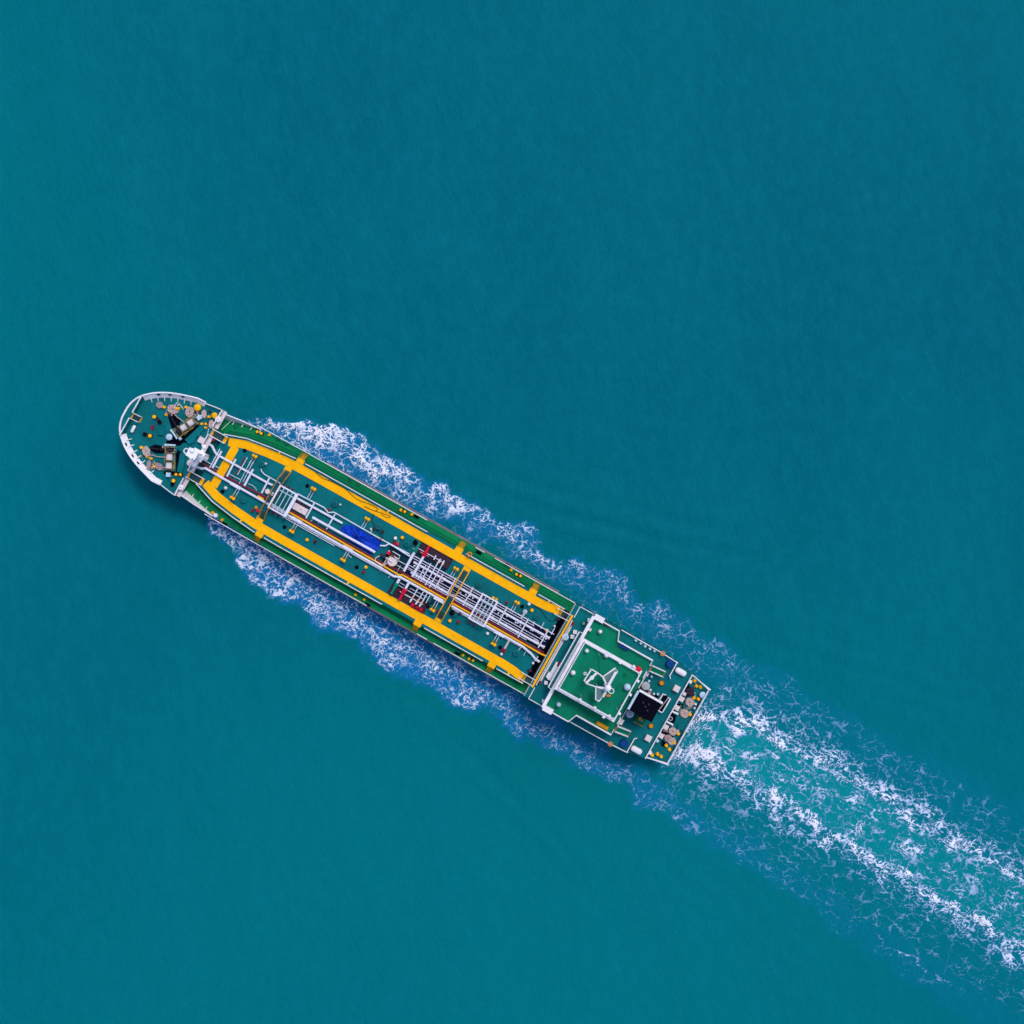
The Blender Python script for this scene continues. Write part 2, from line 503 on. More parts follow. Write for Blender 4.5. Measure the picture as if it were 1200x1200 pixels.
for k in range(4): mb.box(xr + 0.22 + 0.3 * k, 0, BW_Z - 0.3 - 0.27 * k, BW_Z - 0.25 - 0.27 * k, 0.26, 0.9)
mb.build('nose_stair', 'grating', nose)
for xx, zz in ((xr + .1, BW_Z - .06), (xr + 1.38, FC_Z)):
    mb = MB(); mb.box(xx, 0, zz, zz + .04, .26, .95); mb.build('stair_nosing', 'ochre_paint', nose)
mb = MB()
for sg in (1, -1): mb.tube([(xr, sg * 0.52, BW_Z + 0.8), (xr + 1.3, sg * 0.52, FC_Z + 0.9), (xr + 1.3, sg * 0.52, FC_Z)], 0.07, 6)
mb.build('stair_handrail', 'white_paint', nose)
# forecastle side rails and aft rail
for sg in (1, -1):
    pts = [(side(j, FC_Z)[0], sg * (side(j, FC_Z)[1] - 0.08), FC_Z) for j in range(J_FC + 3, J_FE + 1)]
    railing(pts + [(xb - 0.1, sg * 5.0, FC_Z)], fc_deck, 1.0, 0.085)
railing([(xb - 0.1, 3.55, FC_Z), (xb - 0.1, 1.3, FC_Z)], fc_deck, 1.0, 0.085)
railing([(xb - 0.1, -0.9, FC_Z), (xb - 0.1, -3.6, FC_Z)], fc_deck, 1.0, 0.085)
# catwalk beam behind the aft rail (pale platform over the well)
for y0, y1 in ((5.0, 8.3), (-8.3, -5.0), (-3.6, 3.55)):
    mb = MB(); mb.box(xb + 0.42, (y0 + y1) / 2, FC_Z - 0.25, FC_Z - 0.12, 0.62, y1 - y0); mb.build('break_platform', 'pale_pink_paint', fc_deck)

# bulwark panels on the main deck just abaft the forecastle
for sg in (1, -1):
    mb = MB(); A, B, Cc = [], [], []
    for j in range(J_FE, jx(X(512, 5)) + 1):
        x, y = side(j, MAIN_Z); f = (x - OUT[J_FE][0]) / (X(512, 5) - OUT[J_FE][0])
        h = 1.9 * (1 - f) + 0.35; wi = 0.85 * (1 - f) ** 1.1 + 0.1
        A.append((x + 0.35, sg * (y + 0.02), MAIN_Z + h)); B.append((x + 0.35, sg * (y - wi), MAIN_Z + 0.02)); Cc.append((x + 0.35, sg * (y + 0.03), MAIN_Z - 0.2))
    mb.strip(A, B); mb.build('break_bulwark', 'white_paint', main_deck)
    mb = MB(); mb.strip([(p[0], p[1] + sg * .01, p[2]) for p in A], Cc); mb.build('break_bulwark_plate', 'hull_navy', main_deck)
    mb = MB(); mb.tube([(p[0], p[1], p[2] + 0.03) for p in A], 0.12, 6); mb.build('break_cap_rail', 'white_paint', main_deck)
    for p in resample(B, 1.2)[1:]:
        mb = MB(); mb.box(p[0], p[1] - sg * 0.22, MAIN_Z, MAIN_Z + 0.5, 0.09, 0.6); mb.build('bulwark_stay', 'white_clean', main_deck)

# main-deck edge rails, open abreast the manifold
def edge_pts(d0, d1, sg, z, inset=0.1):
    x0, x1 = X(d0, z), X(d1, z)
    n = max(2, int((x1 - x0) / 3))
    out = []
    for i in range(n + 1):
        x = x0 + (x1 - x0) * i / n
        out.append((x, sg * (float(np.interp(x, [p[0] for p in OUT[5:]], [p[1] for p in OUT[5:]])) - inset), z))
    return out
for sg, d0, d1 in ((1, 508, 735), (1, 800, 812), (1, 826, 936), (-1, 505, 722), (-1, 790, 803), (-1, 812, 936)):
    railing(edge_pts(d0, d1, sg, MAIN_Z), main_deck, 1.0, 0.075, 1.6)

# ------------------------------------------------------------------ trunk deck with yellow walkway
TRE = [(479, 33.5), (505, 42.3), (535, 46.8), (566, 49.7), (600, 50.2), (700, 50.2), (926, 50.2)]
tre = [(X(d, TR_Z), h * K(TR_Z)) for d, h in TRE]
mb = MB()
mb.prism([p for p in tre] + [(p[0], -p[1]) for p in tre[::-1]], TR_Z - 0.1, TR_Z)
trunk = mb.build('trunk_deck', 'teal_deck', ship, smooth=False)
mb = MB()
lo = [(x - (0.3 if i == 0 else 0), y + 0.4, MAIN_Z) for i, (x, y) in enumerate(tre)]
hi = [(x, y + 0.01, TR_Z - 0.02) for x, y in tre]
for sg in (1, -1): mb.strip([(p[0], sg * p[1], p[2]) for p in lo], [(p[0], sg * p[1], p[2]) for p in hi])
for lo_, hi_ in ((lo[0], hi[0]), (lo[-1], hi[-1])):
    mb.add([lo_, (lo_[0], -lo_[1], lo_[2]), (hi_[0], -hi_[1], hi_[2]), hi_], [(0, 1, 2, 3)])
mb.build('trunk_side', 'trunk_side_green', trunk, smooth=False)
def tr_y(x): return float(np.interp(x, [p[0] for p in tre], [p[1] for p in tre]))
def tr_pts(d0, d1, sg, inset=0.05):
    xs = [X(d0, TR_Z)] + [p[0] for p in tre if X(d0, TR_Z) < p[0] < X(d1, TR_Z)] + [X(d1, TR_Z)]
    return [(x, sg * (tr_y(x) - inset), TR_Z) for x in xs]
for sg in (1, -1):
    for d0, d1 in ((479, 566), (579, 742 if sg > 0 else 737), (794, 872), (891, 926)):
        railing(tr_pts(d0, d1, sg), trunk, 1.0, 0.075, 1.8)
# walkway plates: one per run
WY = [(487, 27.6), (506, 34.6), (533, 38.6), (563, 41.2), (600, 41.6), (895, 41.6), (909, 42.5), (922, 45.0)]
wy = [(X(d, TR_Z), h * K(TR_Z)) for d, h in WY]
HWW = 0.72
WZ = TR_Z + 0.05
for sg in (1, -1):
    mb = MB(); I, O = [], []
    for i, p in enumerate(wy):
        a = np.array(wy[max(i - 1, 0)]); b = np.array(wy[min(i + 1, len(wy) - 1)]); t = (b - a) / np.linalg.norm(b - a); nn = np.array((-t[1], t[0]))
        I.append((p[0] - nn[0] * HWW, p[1] - nn[1] * HWW)); O.append((p[0] + nn[0] * HWW, p[1] + nn[1] * HWW))
    poly = I + O[::-1]
    mb.prism([(p[0], sg * p[1]) for p in poly], TR_Z, WZ)
    wk = mb.build('walkway', 'yellow_paint', trunk, smooth=False)
    for d in (571.5, 784.5, 884):                     # landings with stairs down to the main deck
        x = X(d, TR_Z); y0 = 41.6 * K(TR_Z) + HWW; y1 = tr_y(x) + 0.35
        mb = MB(); mb.box(x, sg * (y0 + y1) / 2, TR_Z, WZ, 1.35, y1 - y0); mb.build('stair_landing', 'yellow_paint', trunk)
        mb = MB()
        for k in range(5): mb.box(x, sg * (y1 + 0.12 + 0.2 * k), WZ - 0.4 - 0.36 * k, WZ - 0.35 - 0.36 * k, 0.85, 0.17)
        mb.build('stair', 'ochre_paint', trunk)
        mb = MB()
        for q in (-0.5, 0.5): mb.tube([(x + q, sg * y1, WZ + 0.9), (x + q, sg * (y1 + 1.0), MAIN_Z + 0.95), (x + q, sg * (y1 + 1.0), MAIN_Z)], 0.05, 5)
        mb.build('stair_handrail', 'ochre_paint', trunk)
    for d in (563.5, 803.5):                          # inner tabs at the pipe crossings
        x = X(d, TR_Z); y1 = 41.2 * K(TR_Z) - HWW; y0 = y1 - 0.85
        mb = MB(); mb.box(x, sg * (y0 + y1) / 2, TR_Z, WZ, 1.3, y1 - y0); mb.build('crossing_tab', 'yellow_paint', trunk)
    for d in (545, 690, 906):
        x = X(d, TR_Z); mb = MB(); yy = float(np.interp(x, [p[0] for p in wy], [p[1] for p in wy])) + HWW
        mb.box(x, sg * (yy + 0.2), TR_Z, WZ, 0.35, 0.4); mb.build('walkway_step', 'yellow_paint', trunk)
mb = MB(); xc = X(497, TR_Z); mb.box(xc, 0, TR_Z, WZ - 0.004, 1.4, 2 * (30.5 * K(TR_Z) - 0.6)); mb.build('walkway', 'yellow_paint', trunk, smooth=False)
# dark joints in the walkway end ramps
for sg in (1, -1):
    mb = MB(); x = X(924.4, TR_Z); mb.box(x, sg * 45.2 * K(TR_Z), TR_Z - 0.02, WZ, 0.42, 1.35); mb.build('walkway_ramp', 'ochre_paint', trunk)
    x0, x1 = X(462, 7.3), X(486, 7.0); ym = 28.0 * K(7.2)
    mb = MB(); mb.box((x0 + x1) / 2, sg * ym, 7.0, 7.06, x1 - x0, 1.1); gw = mb.build('gangway', 'grating', ship)
    for xx, w_ in ((x0 + 0.35, 0.5), (x1 - 0.5, 0.55)):
        mb = MB(); mb.box(xx, sg * ym, 7.06, 7.09, w_, 1.12); mb.build('gangway_threshold', 'yellow_paint', gw)
    for q in (-0.6, 0.6): railing([(x0 + 0.3, sg * ym + q, 7.06), (x1 - 0.2, sg * ym + q, 7.06)], gw, 0.95, 0.075, 1.1)
    # rails from the walkway end to the poop front
    for q, e in ((46.6, 49.8), (39.0, 40.5)):
        railing([(X(918, TR_Z), sg * q * K(7), 7.0), (X(937, 7), sg * (q + 0.6) * K(7), 7.0)], trunk, 1.0, 0.07, 1.2)
    mb = MB(); mb.box(X(931.5, 7), sg * 43.2 * K(7), 6.9, 6.99, 1.9, 1.15); mb.build('gangway', 'grating', ship)
# poop front: yellow coaming, white rails
mb = MB(); mb.box(X(938.0, 8), 0, POOP_Z - 0.02, POOP_Z + 0.12, 0.35, 2 * 48.5 * K(8)); mb.build('front_coaming', 'yellow_paint', poop_deck)
xf = X(940.6, 8.5)
for y0, y1 in ((47.0, 61.0), (-61.0, -47.0)): railing([(xf, y0 * K(8), POOP_Z), (xf, y1 * K(8), POOP_Z)], poop_deck, 1.0, 0.08)
railing([(xf, -43.5 * K(8), POOP_Z), (xf, 43.5 * K(8), POOP_Z)], poop_deck, 1.0, 0.075, 1.5)
mb = MB(); mb.box(xf + 0.38, 0, POOP_Z, POOP_Z + 0.03, 0.3, 80 * K(8)); mb.build('gutter_bar', 'pale_pink_paint', poop_deck)

# ------------------------------------------------------------------ cargo pipes
def pipe(pts, r, m='white_pipe', name='pipe', parent=ship, seg=8):
    mb = MB(); mb.tube(pts, r, seg)
    return mb.build(name, m, parent)
def row(n, z, d0, d1): return [(X(d0, z), Y(n, z), z), (X(d1, z), Y(n, z), z)]
PZ = 7.75
def dnp(d, n, z): return (X(d, z), Y(n, z), z)
# long port-side cargo line, yellow tray and red cable run
main_pts = [T('A', 750, 728, 7.3), T('A', 800, 745, PZ), T('A', 830, 740, PZ), dnp(500, 361, PZ), dnp(562, 361.3, PZ), dnp(715, 361.9, PZ), dnp(733, 363.2, PZ), dnp(740, 360.3, PZ), dnp(798, 360, PZ)]
line_a = pipe(main_pts, 0.21, name='cargo_line')
pipe([dnp(809, 360.3, PZ), dnp(905, 361, PZ), dnp(918, 363.5, PZ), dnp(925, 366.5, PZ - 0.3), dnp(931, 367, PZ - 0.3)], 0.21, name='cargo_line')
pipe(row(364.0, PZ - 0.15, 575, 735), 0.08); pipe(row(366.0, PZ - 0.15, 585, 655), 0.06); pipe(row(362.6, PZ - 0.2, 811, 905), 0.08)
pipe([dnp(548, 359, PZ), dnp(556, 359, PZ)], 0.16, 'yellow_paint', 'cable_tray')
pipe([dnp(588, 357.6, PZ), dnp(713, 358.3, PZ), dnp(737, 358.9, PZ), dnp(741, 356.8, PZ), dnp(800, 357, PZ)], 0.15, 'yellow_paint', 'cable_tray')
pipe([dnp(808, 357, PZ), dnp(927, 358, PZ), dnp(934, 357.5, PZ + 0.2)], 0.15, 'yellow_paint', 'cable_tray')
pipe([T('A', 790, 690, PZ), dnp(478, 357.6, PZ), dnp(492, 357.5, PZ)], 0.14, 'dark_red', 'cable_run')
pipe([dnp(502, 357.4, PZ), dnp(562, 355.9, PZ)], 0.15, 'dark_red', 'cable_run')
pipe([dnp(588, 355.3, PZ), dnp(713, 356.0, PZ), dnp(740, 354.2, PZ), dnp(799, 354.4, PZ)], 0.13, 'dark_red', 'cable_run')
pipe([dnp(808, 354.6, PZ), dnp(890, 354.8, PZ), dnp(905, 356, PZ), dnp(930, 355, PZ)], 0.13, 'dark_red', 'cable_run')
# forward starboard line
pipe([T('q', 150, 85, 7.4), T('q', 200, 110, PZ), T('q', 265, 240, PZ), T('q', 320, 285, PZ), T('q', 1190, 770, PZ), T('B', 672, 665, PZ)], 0.19, name='cargo_line')
pipe([dnp(588, 339, PZ), dnp(650, 338.4, PZ)], 0.2, name='cargo_line')
pipe([dnp(616, 349.5, PZ + 0.5), dnp(700, 349.3, PZ + 0.5)], 0.22, name='cargo_line')
pipe([T('B', 570, 520, 7.2), T('B', 572, 540, PZ), T('B', 600, 570, PZ), T('B', 740, 650, PZ)], 0.085)
pipe([T('C', 215, 290, PZ), T('C', 450, 412, PZ), T('C', 485, 455, PZ), T('C', 535, 452, PZ), T('C', 955, 692, PZ), T('C', 1200, 820, PZ)], 0.10)
pipe([T('C', 940, 745, PZ), T('C', 985, 748, PZ), T('C', 1020, 728, PZ), T('e', 330, 310, PZ), T('e', 620, 490, PZ)], 0.13)
pipe([T('B', 450, 650, 7.3), T('B', 490, 665, 7.5), T('B', 520, 690, 7.5), T('B', 530, 710, 7.4)], 0.05)
pipe([T('B', 1000, 985, 7.5), T('B', 1040, 960, 7.5), T('B', 1070, 985, 7.5), T('B', 1075, 1005, 7.4)], 0.05)
# forward transverse pipes
for t, x0, y0, x1, y1, r in (('q', 340, 165, 160, 500, 0.09), ('q', 370, 205, 210, 500, 0.18), ('q', 620, 345, 465, 650, 0.17), ('q', 925, 520, 770, 815, 0.19),
                             ('q', 1200, 700, 1075, 945, 0.15), ('p', 385, 80, 250, 335, 0.14), ('p', 1185, 500, 1030, 770, 0.13),
                             ('C', 365, 370, 290, 505, 0.11), ('C', 545, 470, 470, 600, 0.12), ('q', 880, 375, 680, 775, 0.05), ('q', 920, 400, 745, 745, 0.05), ('q', 825, 315, 650, 620, 0.07)):
    pipe([T(t, x0, y0, 7.9), T(t, x1, y1, 7.9)], r, name='cross_pipe')
pipe([T('q', 785, 300, 7.8), T('q', 610, 620, 7.8)], 0.07, 'dark_red', 'cross_pipe')
pipe([T('q', 510, 610, 7.5), T('q', 700, 705, 7.5)], 0.06); pipe([T('q', 30, 350, 7.5), T('q', 330, 505, 7.5)], 0.06)
# aft pipe rack over added dark sheets, painting in the shade between pipes
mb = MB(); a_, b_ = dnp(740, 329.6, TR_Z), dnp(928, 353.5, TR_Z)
mb.box((a_[0] + b_[0]) / 2, (a_[1] + b_[1]) / 2, TR_Z, TR_Z + .03, b_[0] - a_[0], abs(b_[1] - a_[1])); mb.build('rack_shade_sheet', 'shade_navy', ship)
mb = MB(); a_, b_ = dnp(712, 333, TR_Z), dnp(739, 356, TR_Z)
mb.box((a_[0] + b_[0]) / 2, (a_[1] + b_[1]) / 2, TR_Z, TR_Z + .02, b_[0] - a_[0], abs(b_[1] - a_[1])); mb.build('rack_shade_sheet', 'dark_teal', ship)
mb = MB(); a_, b_ = dnp(736, 362, TR_Z), dnp(786, 371.4, TR_Z)
mb.box((a_[0] + b_[0]) / 2, (a_[1] + b_[1]) / 2, TR_Z, TR_Z + .02, b_[0] - a_[0], abs(b_[1] - a_[1])); mb.build('rack_shade_sheet', 'dark_teal', ship)
mb = MB(); a_, b_ = dnp(738, 325.4, TR_Z), dnp(783, 329.4, TR_Z)
mb.box((a_[0] + b_[0]) / 2, (a_[1] + b_[1]) / 2, TR_Z, TR_Z + .02, b_[0] - a_[0], abs(b_[1] - a_[1])); mb.build('rack_shade_sheet', 'dark_teal', ship)
RK = [(330.6, .09, 738, 930), (333.4, .055, 742, 905), (337.2, .21, 745, 927), (343.0, .055, 742, 925), (346.0, .055, 742, 918),
      (349.4, .21, 748, 927), (352.2, .055, 752, 905)]
for n_, r, d0, d1 in RK:
    o = pipe(row(n_, PZ + (0 if r > .15 else 0.1), d0, d1), r, name='cargo_line' if r > .2 else 'pipe')
    if r > .2:
        for d in list(range(int(d0) + 8, int(d1), 34)) + [d1]:
            mb = MB(); mb.tube([dnp(d - 0.7, n_, PZ), dnp(d + 0.7, n_, PZ)], r * 1.4, 10); mb.build('flange', 'white_pipe', o)
# rack cross frames
def cross_frame(d, n0, n1, z, r=0.09):
    mb = MB()
    a, b = dnp(d, n0, z), dnp(d, n1, z)
    mb.tube([(a[0], a[1], TR_Z), a], r, 6); mb.tube([a, b], r * 1.25, 6); mb.tube([b, (b[0], b[1], TR_Z)], r, 6)
    return mb.build('pipe_frame', 'white_pipe', ship)
for d, n0, n1 in ((797.5, 329.5, 352), (782, 333, 352), (820.5, 329.5, 353), (866.5, 330, 352.5), (895, 330, 354), (921.5, 329.5, 353)):
    cross_frame(d, n0, n1, 8.4)
# transverse manifold lines with valves
for d, n0, n1, r in ((740.3, 327.0, 352.0, .24), (752.0, 326.0, 353.0, .22), (763.5, 329.0, 353.0, .10), (759.5, 333, 353, .08), (770.2, 321.0, 354, .11), (775.6, 321.0, 354, .09)):
    pipe([dnp(d, n0, 8.3), dnp(d, n1, 8.3)], r, name='manifold_pipe')
for d, n0, n1, r in ((740.3, 362.5, 368.5, .24), (752.0, 361.5, 369.0, .22), (764.5, 362, 378, .09), (772.0, 362, 378, .09), (776.8, 362, 378, .09), (781, 362, 372, .07)):
    pipe([dnp(d, n0, 8.0), dnp(d, n1, 8.0)], r, name='manifold_pipe')
pipe(row(320.6, 7.6, 742, 776), 0.07); pipe(row(375.2, 7.6, 748, 779), 0.07); pipe(row(369.5, 7.6, 738, 778), 0.06)
pipe([T('f', 75, 300, 7.9), T('f', 20, 425, 7.9)], 0.08)
def valve(d, n, m, sg, z=8.1):
    mb = MB()
    x, y, _ = dnp(d, n, z)
    mb.tube([(x, y + sg * 0.9, z), (x, y + sg * 0.35, z), (x, y + sg * 0.3, z)], 0.30, 10)
    mb.tube([(x, y - sg * 0.2, z), (x, y + sg * 0.35, z)], 0.36, 10)
    mb.tube([(x, y + sg * 0.8, z), (x, y + sg * 1.9, z)], 0.22, 10, r2=0.16)
    mb.tube([(x, y + sg * 1.75, z), (x, y + sg * 1.88, z)], 0.30, 10)
    o = mb.build('valve', m, ship)
    mb = MB(); mb.tube([(x, y + sg * 0.4, z), (x, y + sg * 0.4, z + 0.6)], 0.07, 6); mb.torus(x, y + sg * 0.4, z + 0.6, 0.24, 0.035); mb.build('hand_wheel', m, o)
    mb = MB(); mb.box(x, y + sg * 0.6, TR_Z, z - 0.1, 0.2, 0.5); mb.build('saddle', 'dark_steel', o)
valve(740.3, 326.0, 'valve_green', 1); valve(752.0, 324.5, 'bright_red', 1)
valve(740.3, 369.5, 'valve_green', -1); valve(752.0, 370.5, 'bright_red', -1)
for t, x, y in (('f', 145, 200), ('f', 225, 260), ('f', 290, 290), ('g', 400, 500), ('g', 500, 540), ('g', 565, 580)):
    mb = MB(); x_, y_, z_ = T(t, x, y, 8.0); mb.tube([(x_, y_ - .4, z_), (x_, y_ + .4, z_)], 0.13, 8); mb.tube([(x_, y_ - .05, z_), (x_, y_ + .05, z_)], 0.22, 10)
    mb.build('hose_flange', 'white_pipe', ship)
for t, x, y in (('f', 222, 285), ('f', 285, 315), ('g', 430, 450), ('g', 520, 500), ('g', 583, 540)):
    mb = MB(); x_, y_, z_ = T(t, x, y, 8.15); mb.dome(x_, y_, z_, 0.16, 0.2, 10); mb.build('valve_handle', 'yellow_paint', ship)
# drip trays: a floor and a coaming
def tray(d0, d1, n0, n1):
    z = TR_Z
    x0, x1, y0, y1 = X(d0, z), X(d1, z), Y(n0, z), Y(n1, z)
    mb = MB(); mb.box((x0 + x1) / 2, (y0 + y1) / 2, z, z + 0.05, abs(x1 - x0), abs(y1 - y0)); o = mb.build('drip_tray', 'brown_tray', ship)
    mb = MB()
    for yy in (y0, y1): mb.box((x0 + x1) / 2, yy, z, z + 0.3, abs(x1 - x0), 0.05)
    for xx in (x0, x1): mb.box(xx, (y0 + y1) / 2, z, z + 0.296, 0.05, abs(y1 - y0) - 0.05)
    mb.build('coaming', 'brown_tray', o)
    mb = MB()
    for k in range(26):
        xx = min(x0, x1) + abs(x1 - x0) * (k + 0.5) / 26; mb.box(xx, (y0 + y1) / 2, z + 0.2, z + 0.235, 0.05, abs(y1 - y0) - 0.1)
    mb.build('grating', 'brown_tray', o)
tray(738.5, 784, 311.8, 325); tray(736, 785, 371.5, 383.2)
for t, x, y, s in (('g', 430, 585, .8), ('g', 510, 630, .5), ('g', 575, 665, .75)):
    mb = MB(); x_, y_, _ = T(t, x, y, 7.4); mb.lathe(x_, y_, [(.4 * s, 7.0), (.45 * s, 7.5), (.25 * s, 7.8)], 10); mb.build('valve_body', 'bright_red', ship)
mb = MB(); a = T('g', 510, 660, 7.2); mb.box(a[0], a[1], 7.02, 7.32, 2.4, .35); mb.build('valve_manifold', 'dark_red', ship)

# small-bore pipes, drains and valves scattered over the trunk deck
for t, x0, y0, x1, y1, r, m in (('e', 440, 640, 330, 840, .05, 'white_pipe'), ('e', 540, 690, 460, 840, .045, 'white_pipe'), ('e', 560, 700, 690, 770, .05, 'white_pipe'), ('e', 390, 550, 520, 620, .06, 'white_pipe'),
        ('g', 200, 190, 290, 240, .05, 'white_pipe'), ('g', 380, 290, 690, 450, .05, 'white_pipe'), ('g', 290, 410, 390, 460, .05, 'pale_pink_paint'), ('f', 120, 570, 40, 720, .05, 'white_pipe'), ('f', 250, 570, 170, 740, .06, 'white_pipe'),
        ('D', 480, 470, 520, 490, .08, 'pale_pink_paint'), ('D', 540, 500, 620, 540, .06, 'pale_pink_paint'), ('C', 1020, 790, 1080, 830, .06, 'white_pipe'), ('C', 1090, 870, 1180, 920, .05, 'white_pipe'), ('D', 310, 600, 410, 660, .05, 'pale_pink_paint'),
        ('E', 560, 600, 620, 640, .05, 'white_pipe'), ('E', 700, 800, 780, 845, .05, 'dark_red'), ('E', 800, 850, 860, 885, .06, 'dark_red'), ('q', 560, 460, 520, 540, .05, 'white_pipe'), ('q', 130, 330, 90, 400, .05, 'white_pipe'),
        ('C', 900, 600, 960, 640, .05, 'dark_steel'), ('C', 870, 610, 850, 640, .06, 'white_pipe'), ('C', 385, 660, 405, 640, .06, 'white_pipe'), ('C', 650, 820, 690, 850, .05, 'white_pipe'), ('D', 205, 640, 190, 670, .05, 'white_pipe'), ('D', 280, 700, 265, 730, .05, 'white_pipe')):
    pipe([T(t, x0, y0, 7.45), T(t, x1, y1, 7.45)], r, m, 'small_pipe')
rc = random.Random(3)
for k in range(54):
    d = rc.uniform(742, 925); n = rc.choice([rc.uniform(340.5, 342), rc.uniform(347.3, 348), rc.uniform(338.8, 341)])
    x_, y_, _ = dnp(d, n, 7.6); mb = MB(); mb.lathe(x_, y_, [(.1, 7.03), (.1, 7.5), (.16, 7.52), (.16, 7.7), (.05, 7.8)], 8)
    mb.build('drain_valve', rc.choice(['white_pipe', 'white_pipe', 'pale_blue_paint', 'dark_red', 'grey_paint']), ship)
for t, x, y, m, r in (('e', 345, 160, 'white_paint', .13), ('e', 395, 215, 'valve_green', .3), ('e', 345, 235, 'dark_red', .32), ('e', 385, 280, 'bright_red', .2), ('e', 700, 240, 'black_paint', .4), ('e', 240, 400, 'white_paint', .25), ('g', 190, 335, 'dark_red', .22),
        ('g', 800, 510, 'dark_teal', .6), ('g', 1130, 720, 'black_paint', .55), ('e', 560, 640, 'pale_pink_paint', .16), ('e', 790, 385, 'dark_red', .18), ('C', 860, 600, 'pale_pink_paint', .2), ('C', 890, 595, 'dark_steel', .3), ('C', 965, 620, 'dark_steel', .28),
        ('C', 590, 385, 'pale_pink_paint', .18), ('B', 610, 475, 'pale_pink_paint', .2), ('E', 1075, 615, 'brown_tray', .3), ('B', 690, 760, 'dark_steel', .3), ('q', 85, 280, 'dark_red', .2), ('E', 830, 890, 'dark_red', .2), ('E', 800, 850, 'dark_red', .25)):
    x_, y_, _ = T(t, x, y, 7.6); mb = MB(); mb.lathe(x_, y_, [(r * .8, 7.0), (r * .8, 7.4), (r, 7.42), (r, 7.55), (r * .4, 7.65)], 10); mb.build('deck_fitting', m, ship)
# raised platforms over the pipes
def platform(d0, d1, n0, n1, z, wide_end=False):
    x0, x1, y0, y1 = X(d0, z), X(d1, z), Y(n0, z), Y(n1, z)
    mb = MB()
    for yy in (y0, y1): mb.box((x0 + x1) / 2, yy, z - 0.16, z, x1 - x0, 0.26)
    mb.box(x0, (y0 + y1) / 2, z - 0.163, z + 0.004, 0.30, abs(y1 - y0) + 0.26)
    mb.box(x1, (y0 + y1) / 2, z - 0.163, z + 0.004, 0.55 if wide_end else 0.30, abs(y1 - y0) + 0.26)
    o = mb.build('platform_frame', 'white_pipe', ship)
    mb = MB()
    for k in range(1, 4): mb.box(x0 + (x1 - x0) * k / 4, (y0 + y1) / 2, z - 0.15, z - 0.02, 0.12, abs(y1 - y0) - 0.3)
    for f in (0.18, 0.82): mb.box((x0 + x1) / 2, y0 + (y1 - y0) * f, z - 0.2, z - 0.152, x1 - x0 - 0.3, 0.14)
    mb.build('platform_beams', 'pale_blue_paint', o)
    mb = MB()
    nb = 16
    for k in range(nb): mb.box((x0 + x1) / 2, min(y0, y1) + abs(y1 - y0) * (k + 0.5) / nb, z - 0.14, z - 0.1, x1 - x0 - 0.34, 0.03)
    mb.build('platform_grating', 'grating', o)
    for xx in (x0, x1):
        for yy in (y0, y1): mb = MB(); mb.tube([(xx, yy, TR_Z), (xx, yy, z - 0.17)], 0.11, 6); mb.build('leg', 'white_pipe', o)
    return o
pf = platform(565.0, 587.0, 335.2, 364.2, 9.6, True)
pa = platform(834.0, 853.5, 330.2, 362.8, 9.4)
for t, x, y in (('p', 610, 190), ('p', 700, 240), ('p', 775, 280), ('p', 370, 635), ('p', 440, 685), ('p', 530, 725), ('E', 255, 388), ('E', 355, 445), ('E', 400, 468), ('E', 228, 668), ('E', 268, 692), ('E', 145, 590)):
    mb = MB(); x_, y_, _ = T(t, x, y, 8.2); mb.lathe(x_, y_, [(.2, 7.0), (.22, 8.0), (.12, 8.4)], 8); mb.build('valve_actuator', 'dark_red', ship)

# pipe crossings with stairs
def crossing(d, z, m_rail, rr):
    x = X(d, z)
    yb_ = 41.2 * K(TR_Z) - HWW - 0.6
    yt = 3.2
    prof = [(yb_, TR_Z + 0.05), (yt, z), (-yt, z), (-yb_, TR_Z + 0.05)]
    mb = MB()
    for q in (-.5, .5): mb.box(x + q, 0, z - .1, z, .08, 2 * yt)
    for k in range(15): mb.box(x, -yt + 2 * yt * (k + .5) / 15, z - .07, z - .03, .92, .07)
    o = mb.build('pipe_crossing', 'grating', ship)
    mb = MB()
    for sg in (1, -1):
        for k in range(9):
            f = (k + 0.5) / 9; y = sg * (yb_ + (yt - yb_) * f); zz = TR_Z + 0.05 + (z - TR_Z - 0.05) * f
            mb.box(x, y, zz - 0.04, zz, 0.9, 0.13)
    mb.build('stair_treads', 'grating', o)
    mb = MB()
    for q in (-0.55, 0.55):
        mb.tube([(x + q, y, zz + 0.95) for y, zz in prof], rr, 6)
        for y, zz in densify([(0, p[0], p[1]) for p in prof], 1.0) and [(p.y, p.z) for p in densify([(0, a_, b_) for a_, b_ in prof], 1.0)]:
            mb.tube([(x + q, y, zz - 0.05), (x + q, y, zz + 0.95)], rr * 0.7, 5)
        mb.tube([(x + q * 0.9, y, zz - 0.1) for y, zz in prof], 0.05, 5)
    mb.build('crossing_handrail', m_rail, o)
crossing(563.3, 8.7, 'ochre_paint', 0.045)
crossing(803.6, 9.0, 'yellow_paint', 0.075)

